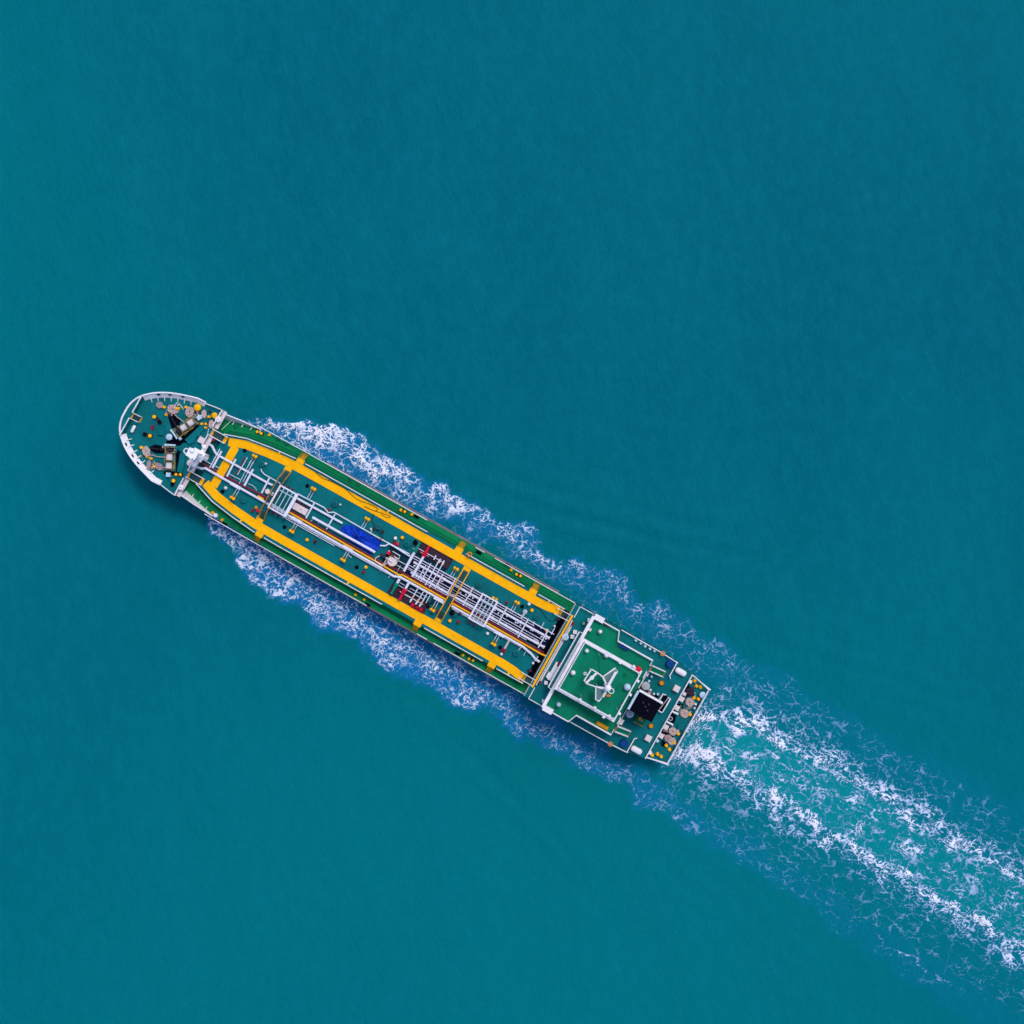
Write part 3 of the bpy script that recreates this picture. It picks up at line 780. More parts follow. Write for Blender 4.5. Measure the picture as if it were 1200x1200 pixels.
# ------------------------------------------------------------------ vent heads (pairs with yellow caps)
def vent_pair(d, n, sg, nmain):
    x, y, _ = dnp(d, n, 8.6)
    z0 = TR_Z
    mb = MB()
    for q in (-0.22, 0.22):
        mb.tube([(x + q, y - sg * 1.5, z0 + 0.7), (x + q, y - sg * 0.3, z0 + 0.7), (x + q, y, z0 + 0.8), (x + q, y, 8.4)], 0.06, 6)
    yl = Y(nmain, PZ)
    for q in (-0.22, 0.22): mb.tube([(x + q, y - sg * 1.5, z0 + 0.7), (x + q, yl + sg * 0.1, PZ)], 0.06, 6)
    o = mb.build('vent_post', 'pale_blue_paint', ship)
    for q, k in ((-0.24, 0.9), (0.26, 1.05)):
        mb = MB(); mb.lathe(x + q, y + sg * 0.06, [(.10, 8.3), (.26 * k, 8.4), (.29 * k, 8.55), (.22 * k, 8.72), (.08, 8.8)], 12); mb.build('vent_cap', 'yellow_paint', o)
    mb = MB()
    for q in (-0.24, 0.26): mb.tube([(x + q, y - sg * 0.15, 7.95), (x + q, y - sg * 0.65, 7.95)], 0.075, 6)
    mb.build('vent_valve', 'ochre_paint', o)
    mb = MB(); mb.box(x, y, z0, z0 + 0.06, 0.9, 0.35); mb.build('vent_foot', 'dark_steel', o)
for t, x, y, sg in (('B', 318, 774, -1), ('B', 838, 1067, -1), ('C', 614, 869, -1), ('D', 651, 1009, -1), ('E', 438, 859, -1),
                    ('B', 510, 410, 1), ('B', 1027, 697, 1), ('C', 826, 512, 1), ('D', 856, 650, 1), ('E', 642, 497, 1)):
    ox, oy, s = TILES[t]; px, py = ox + x / s, oy + y / s
    vent_pair(px * CA + py * SA, -px * SA + py * CA, sg, 361 if sg < 0 else (333 if t != 'B' or x > 900 else 340))
for d in (519.7, 602, 670, 792.7, 873.5):   # junction boxes on the port line
    mb = MB(); x, y, _ = dnp(d, 361.3, PZ); mb.box(x, y, PZ - 0.3, PZ + 0.3, 1.9, 0.55); mb.box(x, y, PZ + 0.302, PZ + 0.36, 1.5, 0.4); mb.build('junction_box', 'white_pipe', ship)

# round tank hatches, black covers, yellow single caps
def hatch(t, x, y, r=0.62, m='teal_deck', z=TR_Z, h=0.5):
    x_, y_, _ = T(t, x, y, z + h)
    mb = MB(); mb.lathe(x_, y_, [(r * .86, z), (r * .86, z + h * .8), (r, z + h * .8), (r, z + h), (r * .8, z + h + .05), (.05, z + h + .08)], 20); o = mb.build('tank_hatch', m, ship)
    mb = MB(); mb.torus(x_, y_, z + h + .16, .2, .03); mb.build('hand_wheel', 'dark_steel', o)
    mb = MB()
    for k in range(6): mb.box(x_ + r * .93 * math.cos(k * 1.047), y_ + r * .93 * math.sin(k * 1.047), z + h - .1, z + h + .07, .1, .1)
    mb.build('hatch_bolts', 'dark_steel', o)['kind'] = 'stuff'
for t, x, y in (('B', 575, 475), ('B', 412, 792), ('C', 545, 375), ('C', 930, 575), ('D', 428, 430), ('D', 1060, 785), ('g', 740, 480), ('E', 820, 622), ('E', 640, 942), ('E', 90, 590)):
    hatch(t, x, y)
def cover(t, x, y, r=0.33, z=TR_Z, m='black_paint'):
    x_, y_, _ = T(t, x, y, z + .2); mb = MB(); mb.lathe(x_, y_, [(r, z), (r, z + .2), (r * .9, z + .24), (.05, z + .25)], 14); mb.build('manhole_cover', m, ship)
for t, x, y in (('B', 425, 360), ('B', 230, 720), ('C', 300, 220), ('C', 100, 582), ('C', 735, 935), ('D', 500, 410), ('E', 690, 530), ('E', 495, 890), ('g', 695, 610), ('g', 1130, 730)):
    cover(t, x, y)
def cap_vent(t, x, y, z, m='yellow_paint', r=0.30, h=0.8, base='dark_steel'):
    x_, y_, _ = T(t, x, y, z + h)
    mb = MB(); mb.cyl(x_, y_, z, z + h * .7, r * .55, 10); o = mb.build('mushroom_vent', base, ship)
    mb = MB(); mb.lathe(x_, y_, [(r * .5, z + h * .62), (r, z + h * .68), (r * .98, z + h * .85), (r * .6, z + h), (.03, z + h * 1.04)], 14); mb.build('vent_cap', m, o)
for t, x, y in (('C', 297, 695), ('C', 1135, 675), ('D', 803, 1107), ('E', 775, 565), ('E', 905, 742)): cap_vent(t, x, y, TR_Z)
for t, x, y in (('E', 435, 455), ('E', 462, 470)): cap_vent(t, x, y, TR_Z, r=.26)
# small red valves and posts
for t, x, y, m in (('B', 525, 860, 'ochre_paint'), ('B', 495, 885, 'dark_red'), ('B', 542, 888, 'bright_red'), ('C', 795, 975, 'dark_red'), ('C', 815, 935, 'yellow_paint'), ('C', 370, 710, 'dark_red'), ('C', 490, 432, 'dark_red'),
                ('D', 320, 430, 'dark_red'), ('D', 342, 432, 'bright_red'), ('D', 325, 380, 'white_paint'), ('E', 555, 495, 'dark_red'), ('E', 130, 665, 'dark_red'), ('g', 880, 690, 'dark_red'), ('f', 430, 1025, 'bright_red'),
                ('C', 945, 690, 'dark_red'), ('B', 1045, 1160, 'dark_red'), ('q', 440, 850, 'pale_pink_paint'), ('E', 385, 768, 'pale_pink_paint'), ('A', 900, 490, 'dark_red')):
    x_, y_, _ = T(t, x, y, 7.8); mb = MB(); mb.lathe(x_, y_, [(.16, 7.0), (.16, 7.5), (.28, 7.55), (.28, 7.75), (.1, 7.85)], 10); mb.build('deck_valve', m, ship)
# steam heads near the after end
for t, x0, y0, x1, y1, r, m in (('h', 605, 530, 670, 430, .2, 'grey_paint'), ('h', 410, 890, 320, 1050, .2, 'grey_paint'), ('h', 815, 635, 850, 570, .06, 'white_pipe'), ('h', 955, 700, 1015, 590, .06, 'white_pipe'),
                             ('h', 600, 1030, 565, 1085, .05, 'white_pipe'), ('h', 695, 1100, 650, 1175, .05, 'pale_blue_paint'), ('E', 945, 775, 975, 720, .08, 'white_pipe'), ('E', 830, 970, 800, 1010, .08, 'white_pipe')):
    pipe([T(t, x0, y0, 7.9), T(t, x1, y1, 7.9)], r, m, 'branch_pipe')
for t, x, y, m, r in (('h', 680, 405, 'grey_paint', .4), ('h', 300, 1085, 'dark_red', .42), ('h', 265, 1150, 'white_pipe', .25), ('h', 750, 270, 'white_paint', .28), ('E', 975, 705, 'white_paint', .2), ('E', 785, 1030, 'white_paint', .22)):
    x_, y_, _ = T(t, x, y, 8.1); mb = MB(); mb.lathe(x_, y_, [(r * .6, 7.0), (r * .6, 7.6), (r, 7.65), (r, 8.0), (r * .6, 8.15), (.03, 8.2)], 12); mb.build('pump_head', m, ship)
for t, x, y in (('E', 1005, 640), ('E', 755, 1095), ('E', 95, 580)):
    x_, y_, _ = T(t, x, y, 7.6); mb = MB(); mb.box(x_, y_, 7.0, 7.5, .7, .45, .4); mb.cyl(x_, y_, 7.5, 7.8, .15, 8); mb.build('pump_motor', 'brown_tray', ship)
# deck machinery by the forward platform
for t, x, y, sx, sy, h in (('p', 350, 315, .85, .85, .9), ('p', 430, 355, .6, .7, .8)):
    x_, y_, _ = T(t, x, y, 7.9); mb = MB(); mb.lathe(x_, y_, [(sx * .5, 7.0), (sx * .55, 7.6), (sx * .5, 7.85), (.1, 7.9)], 12); mb.build('heater_drum', 'pale_pink_paint', ship)
a0 = T('p', 920, 620, 7.9); mb = MB(); mb.box(a0[0], a0[1], 7.0, 7.85, 2.7, 1.15); mb.box(a0[0], a0[1], 7.852, 7.9, 2.4, .95); o = mb.build('winch_house', 'pale_pink_paint', ship)
mb = MB(); mb.box(a0[0] + .2, a0[1], 7.9, 7.93, .5, .12); mb.build('stencil_plate', 'ochre_paint', o)
mb = MB(); mb.box(a0[0] - .2, a0[1] + .85, 7.0, 7.5, 2.6, .4); mb.build('motor_housing', 'dark_steel', o)
# hose-handling crane base near the manifold
cx, cy, _ = T('e', 300, 560, 8.2)
mb = MB(); mb.lathe(cx, cy, [(.75, 7.0), (.75, 7.9), (.9, 7.95), (.9, 8.05)], 20); crane = mb.build('crane_pedestal', 'pale_pink_paint', ship)
mb = MB(); mb.torus(cx, cy, 8.6, .92, .05); mb.build('pedestal_guard', 'rust_orange', crane)
a1 = T('e', 300, 440, 8.3); mb = MB(); mb.box(a1[0], a1[1], 7.0, 8.2, 1.3, .8); mb.build('crane_cab', 'brown_tray', crane)
a1 = T('e', 230, 420, 8.4); mb = MB(); mb.box(a1[0], a1[1], 7.6, 8.45, .55, .5); mb.build('crane_motor', 'bright_red', crane)
a1 = T('e', 130, 470, 8.4); mb = MB(); mb.box(a1[0], a1[1], 7.3, 8.3, 1.1, .4); mb.build('crane_jib_rest', 'brown_tray', crane)
mb = MB(); mb.tube([T('e', 300, 390, 8.6), T('e', 430, 470, 8.6), T('e', 410, 530, 8.6), T('e', 330, 480, 8.6)], .06, 6); mb.build('guard_rail', 'white_paint', crane)
mb = MB(); mb.tube([T('e', 190, 500, 8.5), T('e', 300, 580, 8.5)], .1, 6); mb.tube([T('e', 250, 540, 8.4), T('e', 150, 640, 8.4)], .07, 6); mb.build('crane_link', 'white_paint', crane)
# white box frame
mb = MB(); pts = [T('C', 900, 855, 8.1), T('C', 945, 830, 8.1), T('C', 1000, 860, 8.1), T('C', 960, 925, 8.1), T('C', 895, 880, 8.1)]; mb.tube(pts + [pts[0]], .06, 6)
for p in pts: mb.tube([(p[0], p[1], 7.0), p], .05, 5)
mb.build('guard_frame', 'white_paint', ship)
# pale smudge plates (worn deck patches) are left to the deck material

# ------------------------------------------------------------------ bollards and main-deck fittings
def bollard_at(x, y, z, ang, parent, m='yellow_paint', gap=.75, r=.24, second=None):
    mb = MB(); mb.box(x, y, z, z + .08, gap + .8, .6, ang); o = mb.build('bollard', 'dark_steel', parent)
    for i, q in enumerate((-gap / 2, gap / 2)):
        xx, yy = x + q * math.cos(ang), y + q * math.sin(ang)
        mb = MB(); mb.cyl(xx, yy, z + .08, z + .5, r * .8, 12); mb.build('bollard_post', 'dark_steel', o)
        mb = MB(); mb.lathe(xx, yy, [(r * .8, z + .5), (r * 1.05, z + .53), (r * 1.05, z + .62), (.05, z + .66)], 12); mb.build('bollard_cap', m if (i == 0 or second is None) else second, o)
    return o
for t, x, y in (('B', 553, 202), ('E', 658, 255), ('E', 240, 998), ('c', 880, 692), ('C', 1140, 440)):
    z = FC_Z if t == 'c' else MAIN_Z
    p = T(t, x, y, z + .6); bollard_at(p[0], p[1], z, .12 if t != 'c' else .5, main_deck if t != 'c' else fc_deck, gap=.75)
for t, x, y in (('B', 640, 222), ('B', 140, 905), ('B', 225, 970), ('D', 468, 172), ('E', 592, 210), ('E', 170, 960), ('D', 50, 920), ('C', 725, 1178)):
    p = T(t, x, y, MAIN_Z + .5); mb = MB(); mb.lathe(p[0], p[1], [(.3, MAIN_Z), (.28, MAIN_Z + .1), (.15, MAIN_Z + .45), (.2, MAIN_Z + .55), (.03, MAIN_Z + .6)], 10); mb.build('roller_fairlead', 'yellow_paint', main_deck)
for t, x, y in (('B', 345, 150), ('B', 720, 260), ('B', 790, 300), ('C', 680, 165), ('C', 745, 205), ('B', 315, 1020), ('B', 375, 1060), ('A', 760, 985)):
    p = T(t, x, y, MAIN_Z + .15); mb = MB(); mb.lathe(p[0], p[1], [(.38, MAIN_Z), (.38, MAIN_Z + .14), (.3, MAIN_Z + .18), (.03, MAIN_Z + .2)], 14); mb.build('manhole_cover', 'trunk_side_green', main_deck)
for t, x, y in (('E', 560, 165), ('E', 120, 945), ('B', 250, 1005), ('D', 80, 965), ('D', 510, 190), ('D', 1055, 505), ('E', 310, 55), ('C', 1020, 490)):
    p = T(t, x, y, MAIN_Z + .3); mb = MB(); mb.box(p[0], p[1], MAIN_Z, MAIN_Z + .3, .95, .38); mb.tube([(p[0] - .3, p[1], MAIN_Z + .38), (p[0] + .3, p[1], MAIN_Z + .38)], .14, 8); mb.build('fairlead', 'black_paint', main_deck)
# low fore-and-aft coaming lines on the side decks
for sg in (1, -1):
    pts = [(x, sg * (y + .75), MAIN_Z + .06) for x, y in [(p[0], p[1]) for p in tre[:-1]] + [(X(930, 5), tre[-1][1])]]
    mb = MB(); mb.tube(pts, .07, 6); mb.build('deck_pipe', 'trunk_side_green', main_deck)
# white ends of the break: mooring heads
for t, x, y in (('B', 168, 930),):
    p = T(t, x, y, MAIN_Z + .8); mb = MB(); mb.lathe(p[0], p[1], [(.4, MAIN_Z), (.42, MAIN_Z + .6), (.3, MAIN_Z + .8), (.03, MAIN_Z + .85)], 12); mb.build('mooring_head', 'white_paint', main_deck)
mb = MB(); p = T('B', 315, 90, 5.8); mb.lathe(p[0], p[1], [(.3, 5), (.3, 5.5), (.1, 5.8)], 10); mb.tube([p, T('B', 225, 175, 6.4)], .05, 5); mb.build('davit', 'pale_pink_paint', main_deck)

# ------------------------------------------------------------------ forecastle machinery
def windlass(x, y, ang, z, sgn):
    c, q = math.cos(ang), math.sin(ang)
    def P(u, v): return (x + u * c - v * q, y + u * q + v * c)
    # u runs along the shaft, outboard; v runs towards the bow
    mb = MB()
    for u in (-2.15, -1.25, 0.25, 1.75): mb.box(*P(u, 0), z, z + .95, .18, 1.75, ang)
    mb.box(*P(-.2, .62), z, z + .2, 4.4, .3, ang); mb.box(*P(-.2, -.62), z, z + .2, 4.4, .3, ang)
    o = mb.build('windlass', 'machine_olive', ship)
    mb = MB(); mb.tube([(*P(-2.5, 0), z + .9), (*P(2.2, 0), z + .9)], .12, 8); mb.build('shaft', 'dark_steel', o)
    for u0, u1, m in ((-.95, 0.05, 'pale_pink_paint'), (.5, 1.5, 'pale_pink_paint')):
        mb = MB(); mb.tube([(*P(u0, 0), z + .9), (*P(u1, 0), z + .9)], .55, 16); d_ = mb.build('rope_drum', m, o)
    for u in (-1.05, .12, .42, 1.6):
        mb = MB(); mb.tube([(*P(u - .04, 0), z + .9), (*P(u + .04, 0), z + .9)], .78, 18); mb.build('drum_flange', 'machine_olive', o)
    mb = MB(); mb.tube([(*P(-1.75, 0), z + .9), (*P(-1.45, 0), z + .9)], .6, 12); mb.build('chain_gypsy', 'brown_tray', o)
    mb = MB(); mb.box(*P(-2.5, 0), z + .9, z + 1.15, .28, 1.9, ang); mb.build('brake_beam', 'pale_blue_paint', o)
    mb = MB(); mb.box(*P(2.55, -.05), z, z + .9, .75, .7, ang); mb.build('motor', 'pale_blue_paint', o)
    mb = MB(); mb.box(*P(-.6, -.85), z + .2, z + .5, 2.6, .12, ang); mb.box(*P(.9, .85), z + .4, z + .7, 1.2, .12, ang); mb.build('step_bar', 'ochre_paint', o)
    return o
wsx, wsy, _ = T('b', 425, 660, 8.4)
w_ang = lambda t, a, b_: math.atan2(T(t, *b_, 8.4)[1] - T(t, *a, 8.4)[1], T(t, *b_, 8.4)[0] - T(t, *a, 8.4)[0])
windlass(wsx, wsy, w_ang('b', (270, 770), (600, 545)), FC_Z, 1)
wpx_, wpy_, _ = T('c', 725, 430, 8.4)
windlass(wpx_, wpy_, w_ang('c', (735, 200), (710, 600)), FC_Z, -1)
# black deck patches around the windlasses, with chains
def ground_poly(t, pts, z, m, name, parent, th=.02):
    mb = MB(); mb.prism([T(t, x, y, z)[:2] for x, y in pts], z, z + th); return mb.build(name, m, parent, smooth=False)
ct = ground_poly('b', [(95, 430), (150, 420), (330, 560), (300, 690), (215, 690), (185, 760), (120, 560)], FC_Z, 'black_paint', 'black_patch', fc_deck)
ct2 = ground_poly('c', [(370, 210), (480, 160), (640, 200), (660, 300), (600, 330), (480, 320), (400, 270)], FC_Z, 'black_paint', 'black_patch', fc_deck)
ct3 = ground_poly('a', [(980, 760), (1040, 700), (1160, 830), (1290, 830), (1270, 960), (1180, 960), (1130, 1010), (860, 1010), (890, 930), (1000, 900)], FC_Z, 'black_paint', 'black_patch', fc_deck)
ground_poly('c', [(620, 640), (640, 690), (900, 700), (955, 320), (880, 250), (840, 330), (845, 640)], FC_Z, 'black_paint', 'black_patch', fc_deck)
ground_poly('b', [(430, 870), (660, 680), (620, 600), (500, 700), (440, 800), (400, 840)], FC_Z, 'black_paint', 'black_patch', fc_deck)
def chain(a, b, name='anchor_chain'):
    a, b = Vector(a), Vector(b); L = (b - a).length; n = int(L / .36); t = (b - a).normalized(); s_ = t.cross(Vector((0, 0, 1)))
    mb = MB()
    for k in range(n):
        c_ = a + t * (k + .5) * L / n
        ring = []
        for q in range(11):
            an = 2 * math.pi * q / 10
            off = t * .24 * math.cos(an) + (s_ if k % 2 == 0 else Vector((0, 0, 1))) * .12 * math.sin(an)
            ring.append(c_ + off)
        mb.tube(ring, .045, 5)
    return mb.build(name, 'dark_steel', ship)
chain(T('b', 130, 460, 7.75), T('b', 270, 700, 7.95)); chain(T('c', 400, 230, 7.75), T('c', 650, 260, 7.95))
for t, pts in (('b', [(200, 440), (270, 510), (380, 590), (400, 640)]), ('c', [(415, 345), (520, 380), (610, 385), (680, 385)]), ('c', [(600, 560), (660, 575), (700, 570)]), ('b', [(500, 480), (520, 540), (560, 570)])):
    mb = MB(); mb.tube([T(t, x, y, 7.7 + .15 * i) for i, (x, y) in enumerate(pts)], .07, 6); mb.build('mooring_line', 'rope_beige', fc_deck)
# irregular small gear: shackles, fenders, rollers and flaked lines among the winches
rg = random.Random(21)
def clutter(t, x0, y0, x1, y1, z, n, parent):
    for k in range(n):
        p = T(t, rg.uniform(x0, x1), rg.uniform(y0, y1), z + .3); r = rg.uniform(.1, .26); an = rg.uniform(0, 3.1)
        mb = MB(); kind = rg.random()
        if kind < .4: mb.box(p[0], p[1], z, z + rg.uniform(.15, .5), r * 2.4, r * 1.4, an)
        elif kind < .7: mb.lathe(p[0], p[1], [(r, z), (r * .9, z + .2), (r * 1.1, z + .25), (r * .5, z + .4)], 9)
        else:
            pts = [(p[0] + (q - 3) * .16 * math.cos(an) + .16 * math.sin(q * 2.1) * math.sin(an), p[1] + (q - 3) * .16 * math.sin(an) + .16 * math.sin(q * 2.1) * math.cos(an), z + .06) for q in range(9)]
            mb.tube(pts, .06, 5)
        mb.build('mooring_gear', rg.choice(['old_rope', 'pale_pink_paint', 'brown_tray', 'dark_steel', 'old_rope', 'grey_paint', 'machine_olive', 'dark_teal']), parent)
clutter('b', 60, 290, 420, 480, FC_Z, 9, fc_deck); clutter('b', 560, 400, 920, 700, FC_Z, 12, fc_deck); clutter('c', 230, 330, 520, 640, FC_Z, 12, fc_deck); clutter('c', 600, 180, 900, 330, FC_Z, 6, fc_deck)
clutter('i', 600, 450, 900, 800, 5.03, 16, main_deck); clutter('i', 460, 780, 720, 1000, 5.03, 8, main_deck); clutter('n', 520, 320, 820, 640, 5.03, 18, main_deck)
clutter('o', 560, 420, 800, 520, POOP_Z, 6, poop_deck); clutter('o', 360, 880, 560, 1060, POOP_Z + .4, 5, poop_deck)
# hydraulic power boxes behind the windlasses
for t, pts in (('b', [(400, 905), (650, 670), (770, 640), (760, 700), (590, 870), (560, 950), (470, 990)]), ('c', [(915, 310), (1015, 340), (985, 560), (940, 660), (860, 640)])):
    mb = MB(); mb.prism([T(t, x, y, 8.0)[:2] for x, y in pts], FC_Z, 8.0); o = mb.build('power_pack_box', 'teal_deck', fc_deck, smooth=False)
# double bollards and round fairleads on the forecastle
for t, x, y, x2, y2 in (('a', 670, 500, 760, 590), ('a', 595, 835, 500, 805), ('c', 800, 800, 775, 860)):
    p, q = T(t, x, y, 8.1), T(t, x2, y2, 8.1)
    an = math.atan2(q[1] - p[1], q[0] - p[0]); L = math.hypot(q[0] - p[0], q[1] - p[1])
    bollard_at((p[0] + q[0]) / 2, (p[1] + q[1]) / 2, FC_Z, an, fc_deck, gap=L, r=.3, second='black_paint')
for t, x, y, r in (('a', 840, 330, .3), ('a', 1090, 355, .3), ('a', 870, 465, .2), ('b', 415, 330, .3), ('b', 815, 500, .28), ('b', 690, 625, .28), ('b', 765, 625, .26), ('b', 755, 690, .22),
                   ('a', 440, 1040, .34), ('c', 325, 375, .2), ('c', 395, 410, .26), ('c', 455, 550, .28), ('b', 245, 350, .25)):
    p = T(t, x, y, 8.1); mb = MB(); mb.lathe(p[0], p[1], [(.26, FC_Z), (.24, FC_Z + .12), (r * .65, FC_Z + .15), (r * .85, FC_Z + .5), (r * .75, FC_Z + .62), (.03, FC_Z + .66)], 10); mb.build('guide_roller', 'yellow_paint', fc_deck)
for t, x, y, s in (('b', 615, 335, 1.15), ('b', 915, 475, .95)):
    p = T(t, x, y, 8.5); mb = MB(); mb.lathe(p[0], p[1], [(s * .35, FC_Z), (s * .35, 8.1), (s * .55, 8.15), (s * .52, 8.4), (s * .3, 8.55), (.03, 8.6)], 9); mb.build('mushroom_vent', 'yellow_paint', fc_deck)
for t, x, y, r, m in (('a', 930, 855, .55, 'pale_blue_paint'), ('a', 1120, 885, .28, 'pale_blue_paint'), ('b', 980, 540, .55, 'white_paint'), ('c', 925, 915, .5, 'white_paint'), ('c', 1095, 490, .62, 'pale_pink_paint')):
    p = T(t, x, y, 8.4); mb = MB(); mb.lathe(p[0], p[1], [(r * .7, FC_Z), (r * .7, 8.1), (r, 8.12), (r, 8.3), (r * .7, 8.42), (.03, 8.46)], 16); o = mb.build('mushroom_vent', m, fc_deck)
    mb = MB(); mb.box(p[0], p[1], 8.45, 8.5, r * .9, .1); mb.build('vent_handle', 'grey_paint', o)
p = T('a', 790, 770, 7.9); mb = MB(); mb.box(p[0], p[1], FC_Z, 7.9, .95, .95, .35); mb.box(p[0], p[1], 7.9, 7.96, 1.05, 1.05, .35); mb.build('booby_hatch', 'teal_deck', fc_deck)
p = T('a', 640, 690, 7.7); mb = MB(); mb.box(p[0], p[1], FC_Z, 7.75, .35, .9, .5); mb.box(p[0], p[1], 7.75, 7.8, .5, .3, .5); mb.build('hose_box', 'dark_red', fc_deck)
p = T('b', 695, 915, 8.2); mb = MB(); mb.box(p[0], p[1], FC_Z, 8.2, 1.05, .95); mb.box(p[0], p[1], 8.2, 8.26, 1.15, 1.05); mb.build('deck_locker', 'pale_pink_paint', fc_deck)
p = T('b', 655, 495, 8.0); mb = MB(); mb.box(p[0], p[1], FC_Z, 8.0, .7, .6, .3); mb.build('control_stand', 'pale_blue_paint', fc_deck)
mb = MB(); mb.tube([T('b', 665, 680, 7.6), T('b', 655, 760, 7.6), T('b', 650, 830, 7.6)], .07, 6); mb.tube([T('b', 820, 700, 7.6), T('b', 800, 800, 7.6), T('b', 770, 890, 7.6)], .07, 6); mb.build('hydraulic_pipe', 'pale_blue_paint', fc_deck)
# foremast: base at the break, tapering, with crosstrees
mbx, mby = at(240, 535, 7.5)[:2]
mb = MB(); mb.box(mbx, mby, FC_Z, 16.2, 1.15, 1.1, 0, .75); mast = mb.build('foremast', 'white_clean', ship)
mb = MB(); mb.box(mbx - .2, mby, 12.2, 12.32, 2.1, 1.7); mb.build('mast_platform', 'white_clean', mast)
mb = MB(); mb.box(mbx + .1, mby, 12.0, 12.198, .5, 4.0); mb.build('crosstree', 'white_clean', mast)
mb = MB(); mb.box(mbx - .3, mby, 16.2, 16.34, 1.7, 1.5); mb.build('mast_top', 'white_clean', mast)
for z, yy, xx in ((12.2, 1.75, .1), (12.2, -1.75, .1), (16.34, .5, -.5), (16.34, -.55, -.1)):
    mb = MB(); mb.lathe(mbx + xx, mby + yy, [(.3, z), (.36, z + .1), (.36, z + .4), (.1, z + .55)], 12); mb.build('mast_light', 'white_clean', mast)
mb = MB(); mb.torus(mbx - 1.35, mby - .1, 16.2, .42, .09); mb.tube([(mbx - .5, mby, 15.2), (mbx - 1.0, mby, 16.2)], .08, 5); mb.build('radar_ring', 'white_clean', mast)
mb = MB()
for k in range(24): mb.tube([(mbx + .78, mby - .22, 8 + .32 * k), (mbx + .78, mby + .22, 8 + .32 * k)], .025, 4)
for q in (-.22, .22): mb.tube([(mbx + .8, mby + q, 7.5), (mbx + .55, mby + q, 16.2)], .03, 4)
mb.build('ladder', 'white_clean', mast)

# ------------------------------------------------------------------ accommodation block
def cn(z): return N0 + (NM - N0) * (H - 5) / (H - z)
x0, x1 = X(960, BR_Z), X(1046, BR_Z)
hwH = 50.5 * K(BR_Z)
mb = MB(); mb.box((x0 + x1) / 2, 0, POOP_Z, BR_Z - 0.3, x1 - x0 - .3, 2 * hwH - .3); house = mb.build('accommodation_block', 'white_paint', ship)
hwW = 61.5 * K(BR_Z)
xs_ = X(994, BR_Z); xs2 = X(998.5, BR_Z)
poly = [(x0, hwW), (xs_, hwW), (xs2, hwH), (x1, hwH), (x1, -hwH), (xs2, -hwH), (xs_, -hwW), (x0, -hwW)]
mb = MB(); mb.prism(poly, BR_Z - .3, BR_Z); bdeck = mb.build('bridge_deck', 'upper_green_deck', ship, smooth=False)
for sg in (1, -1):
    for xx in (x0 + .4, xs_ - .3):
        mb = MB(); mb.tube([(xx, sg * (hwW - .3), POOP_Z), (xx, sg * (hwW - .3), BR_Z - .3)], .12, 8); mb.build('wing_pillar', 'white_paint', bdeck)
for k in range(8):
    mb = MB(); mb.box(x0 + .13, -5.6 + k * 1.6, 9.3, 10.2, .06, .8); mb.build('window', 'glass', house)
for sg in (1, -1):
    for k in range(6):
        mb = MB(); mb.box(x0 + 1.5 + k * 1.8, sg * (hwH - .14), 9.3, 10.1, .8, .06); mb.build('window', 'glass', house)
# bridge front bulwark, wing ends
xf0 = X(960.6, 12.4)
mb = MB(); mb.box(xf0, 0, BR_Z, 12.4, .55, 2 * (61.0 * K(12.4)) + .1); mb.build('bridge_front_bulwark', 'white_paint', bdeck)
for t, x, y in (('l', 560, 375), ('k', 180, 1005)):
    p = T(t, x, y, 12.4); mb = MB(); mb.box(p[0], p[1], BR_Z, 12.38, 1.75, .95); mb.build('wing_console', 'white_paint', bdeck)
for sg in (1, -1):
    railing([(X(972, 12), sg * (hwW - .12), BR_Z), (xs_, sg * (hwW - .12), BR_Z), (xs2, sg * (hwH - .12), BR_Z), (x1 - .15, sg * (hwH - .12), BR_Z), (x1 - .15, sg * (hwH - 1.1), BR_Z)], bdeck, 1.05, 0.11, 1.6)
    railing([(x1 - .15, sg * (hwH - 2.2), BR_Z), (x1 - .15, sg * 4.2 * 1.0 - sg * .4, BR_Z)], bdeck, 1.05, 0.09, 1.6)
# front platform with rail
mb = MB(); mb.box(X(957.0, BR_Z), 0, BR_Z - .35, BR_Z - .2, .85, 2 * 38 * K(BR_Z)); fp = mb.build('front_platform', 'teal_deck', house)
xr_ = X(954.3, 12)
railing([(x0 - .2, 38 * K(12), BR_Z - .2), (xr_, 37 * K(12), BR_Z - .2), (xr_, -37 * K(12), BR_Z - .2), (x0 - .2, -38 * K(12), BR_Z - .2)], fp, 1.05, 0.085, 1.4)
# wheelhouse and its roof
rw0, rw1 = X(962.5, ROOF_Z), X(1040.5, ROOF_Z)
hwR = 34.0 * K(ROOF_Z)
mb = MB(); mb.box((rw0 + rw1) / 2 + .1, 0, BR_Z, ROOF_Z - .2, rw1 - rw0 - .5, 2 * hwR - .5); wh = mb.build('wheelhouse', 'white_paint', ship)
mb = MB(); mb.box((rw0 + rw1) / 2, 0, ROOF_Z - .2, ROOF_Z - .01, rw1 - rw0 + .3, 2 * hwR + .1); mb.build('roof_edge', 'white_paint', wh)
mb = MB(); mb.box((rw0 + rw1) / 2 + .15, 0, ROOF_Z - .15, ROOF_Z, rw1 - rw0 - .35, 2 * (hwR - .52)); roof = mb.build('wheelhouse_roof', 'upper_green_deck', ship)
for k in range(9):
    mb = MB(); mb.box(rw0 + .33, -4.0 + k * 1.0, 12.75, 13.8, .06, .82); mb.build('window', 'glass', wh)
for sg in (1, -1):
    for k in range(5):
        mb = MB(); mb.box(rw0 + 1.3 + k * 1.6, sg * (hwR - .24), 12.75, 13.8, 1.2, .06); mb.build('window', 'glass', wh)
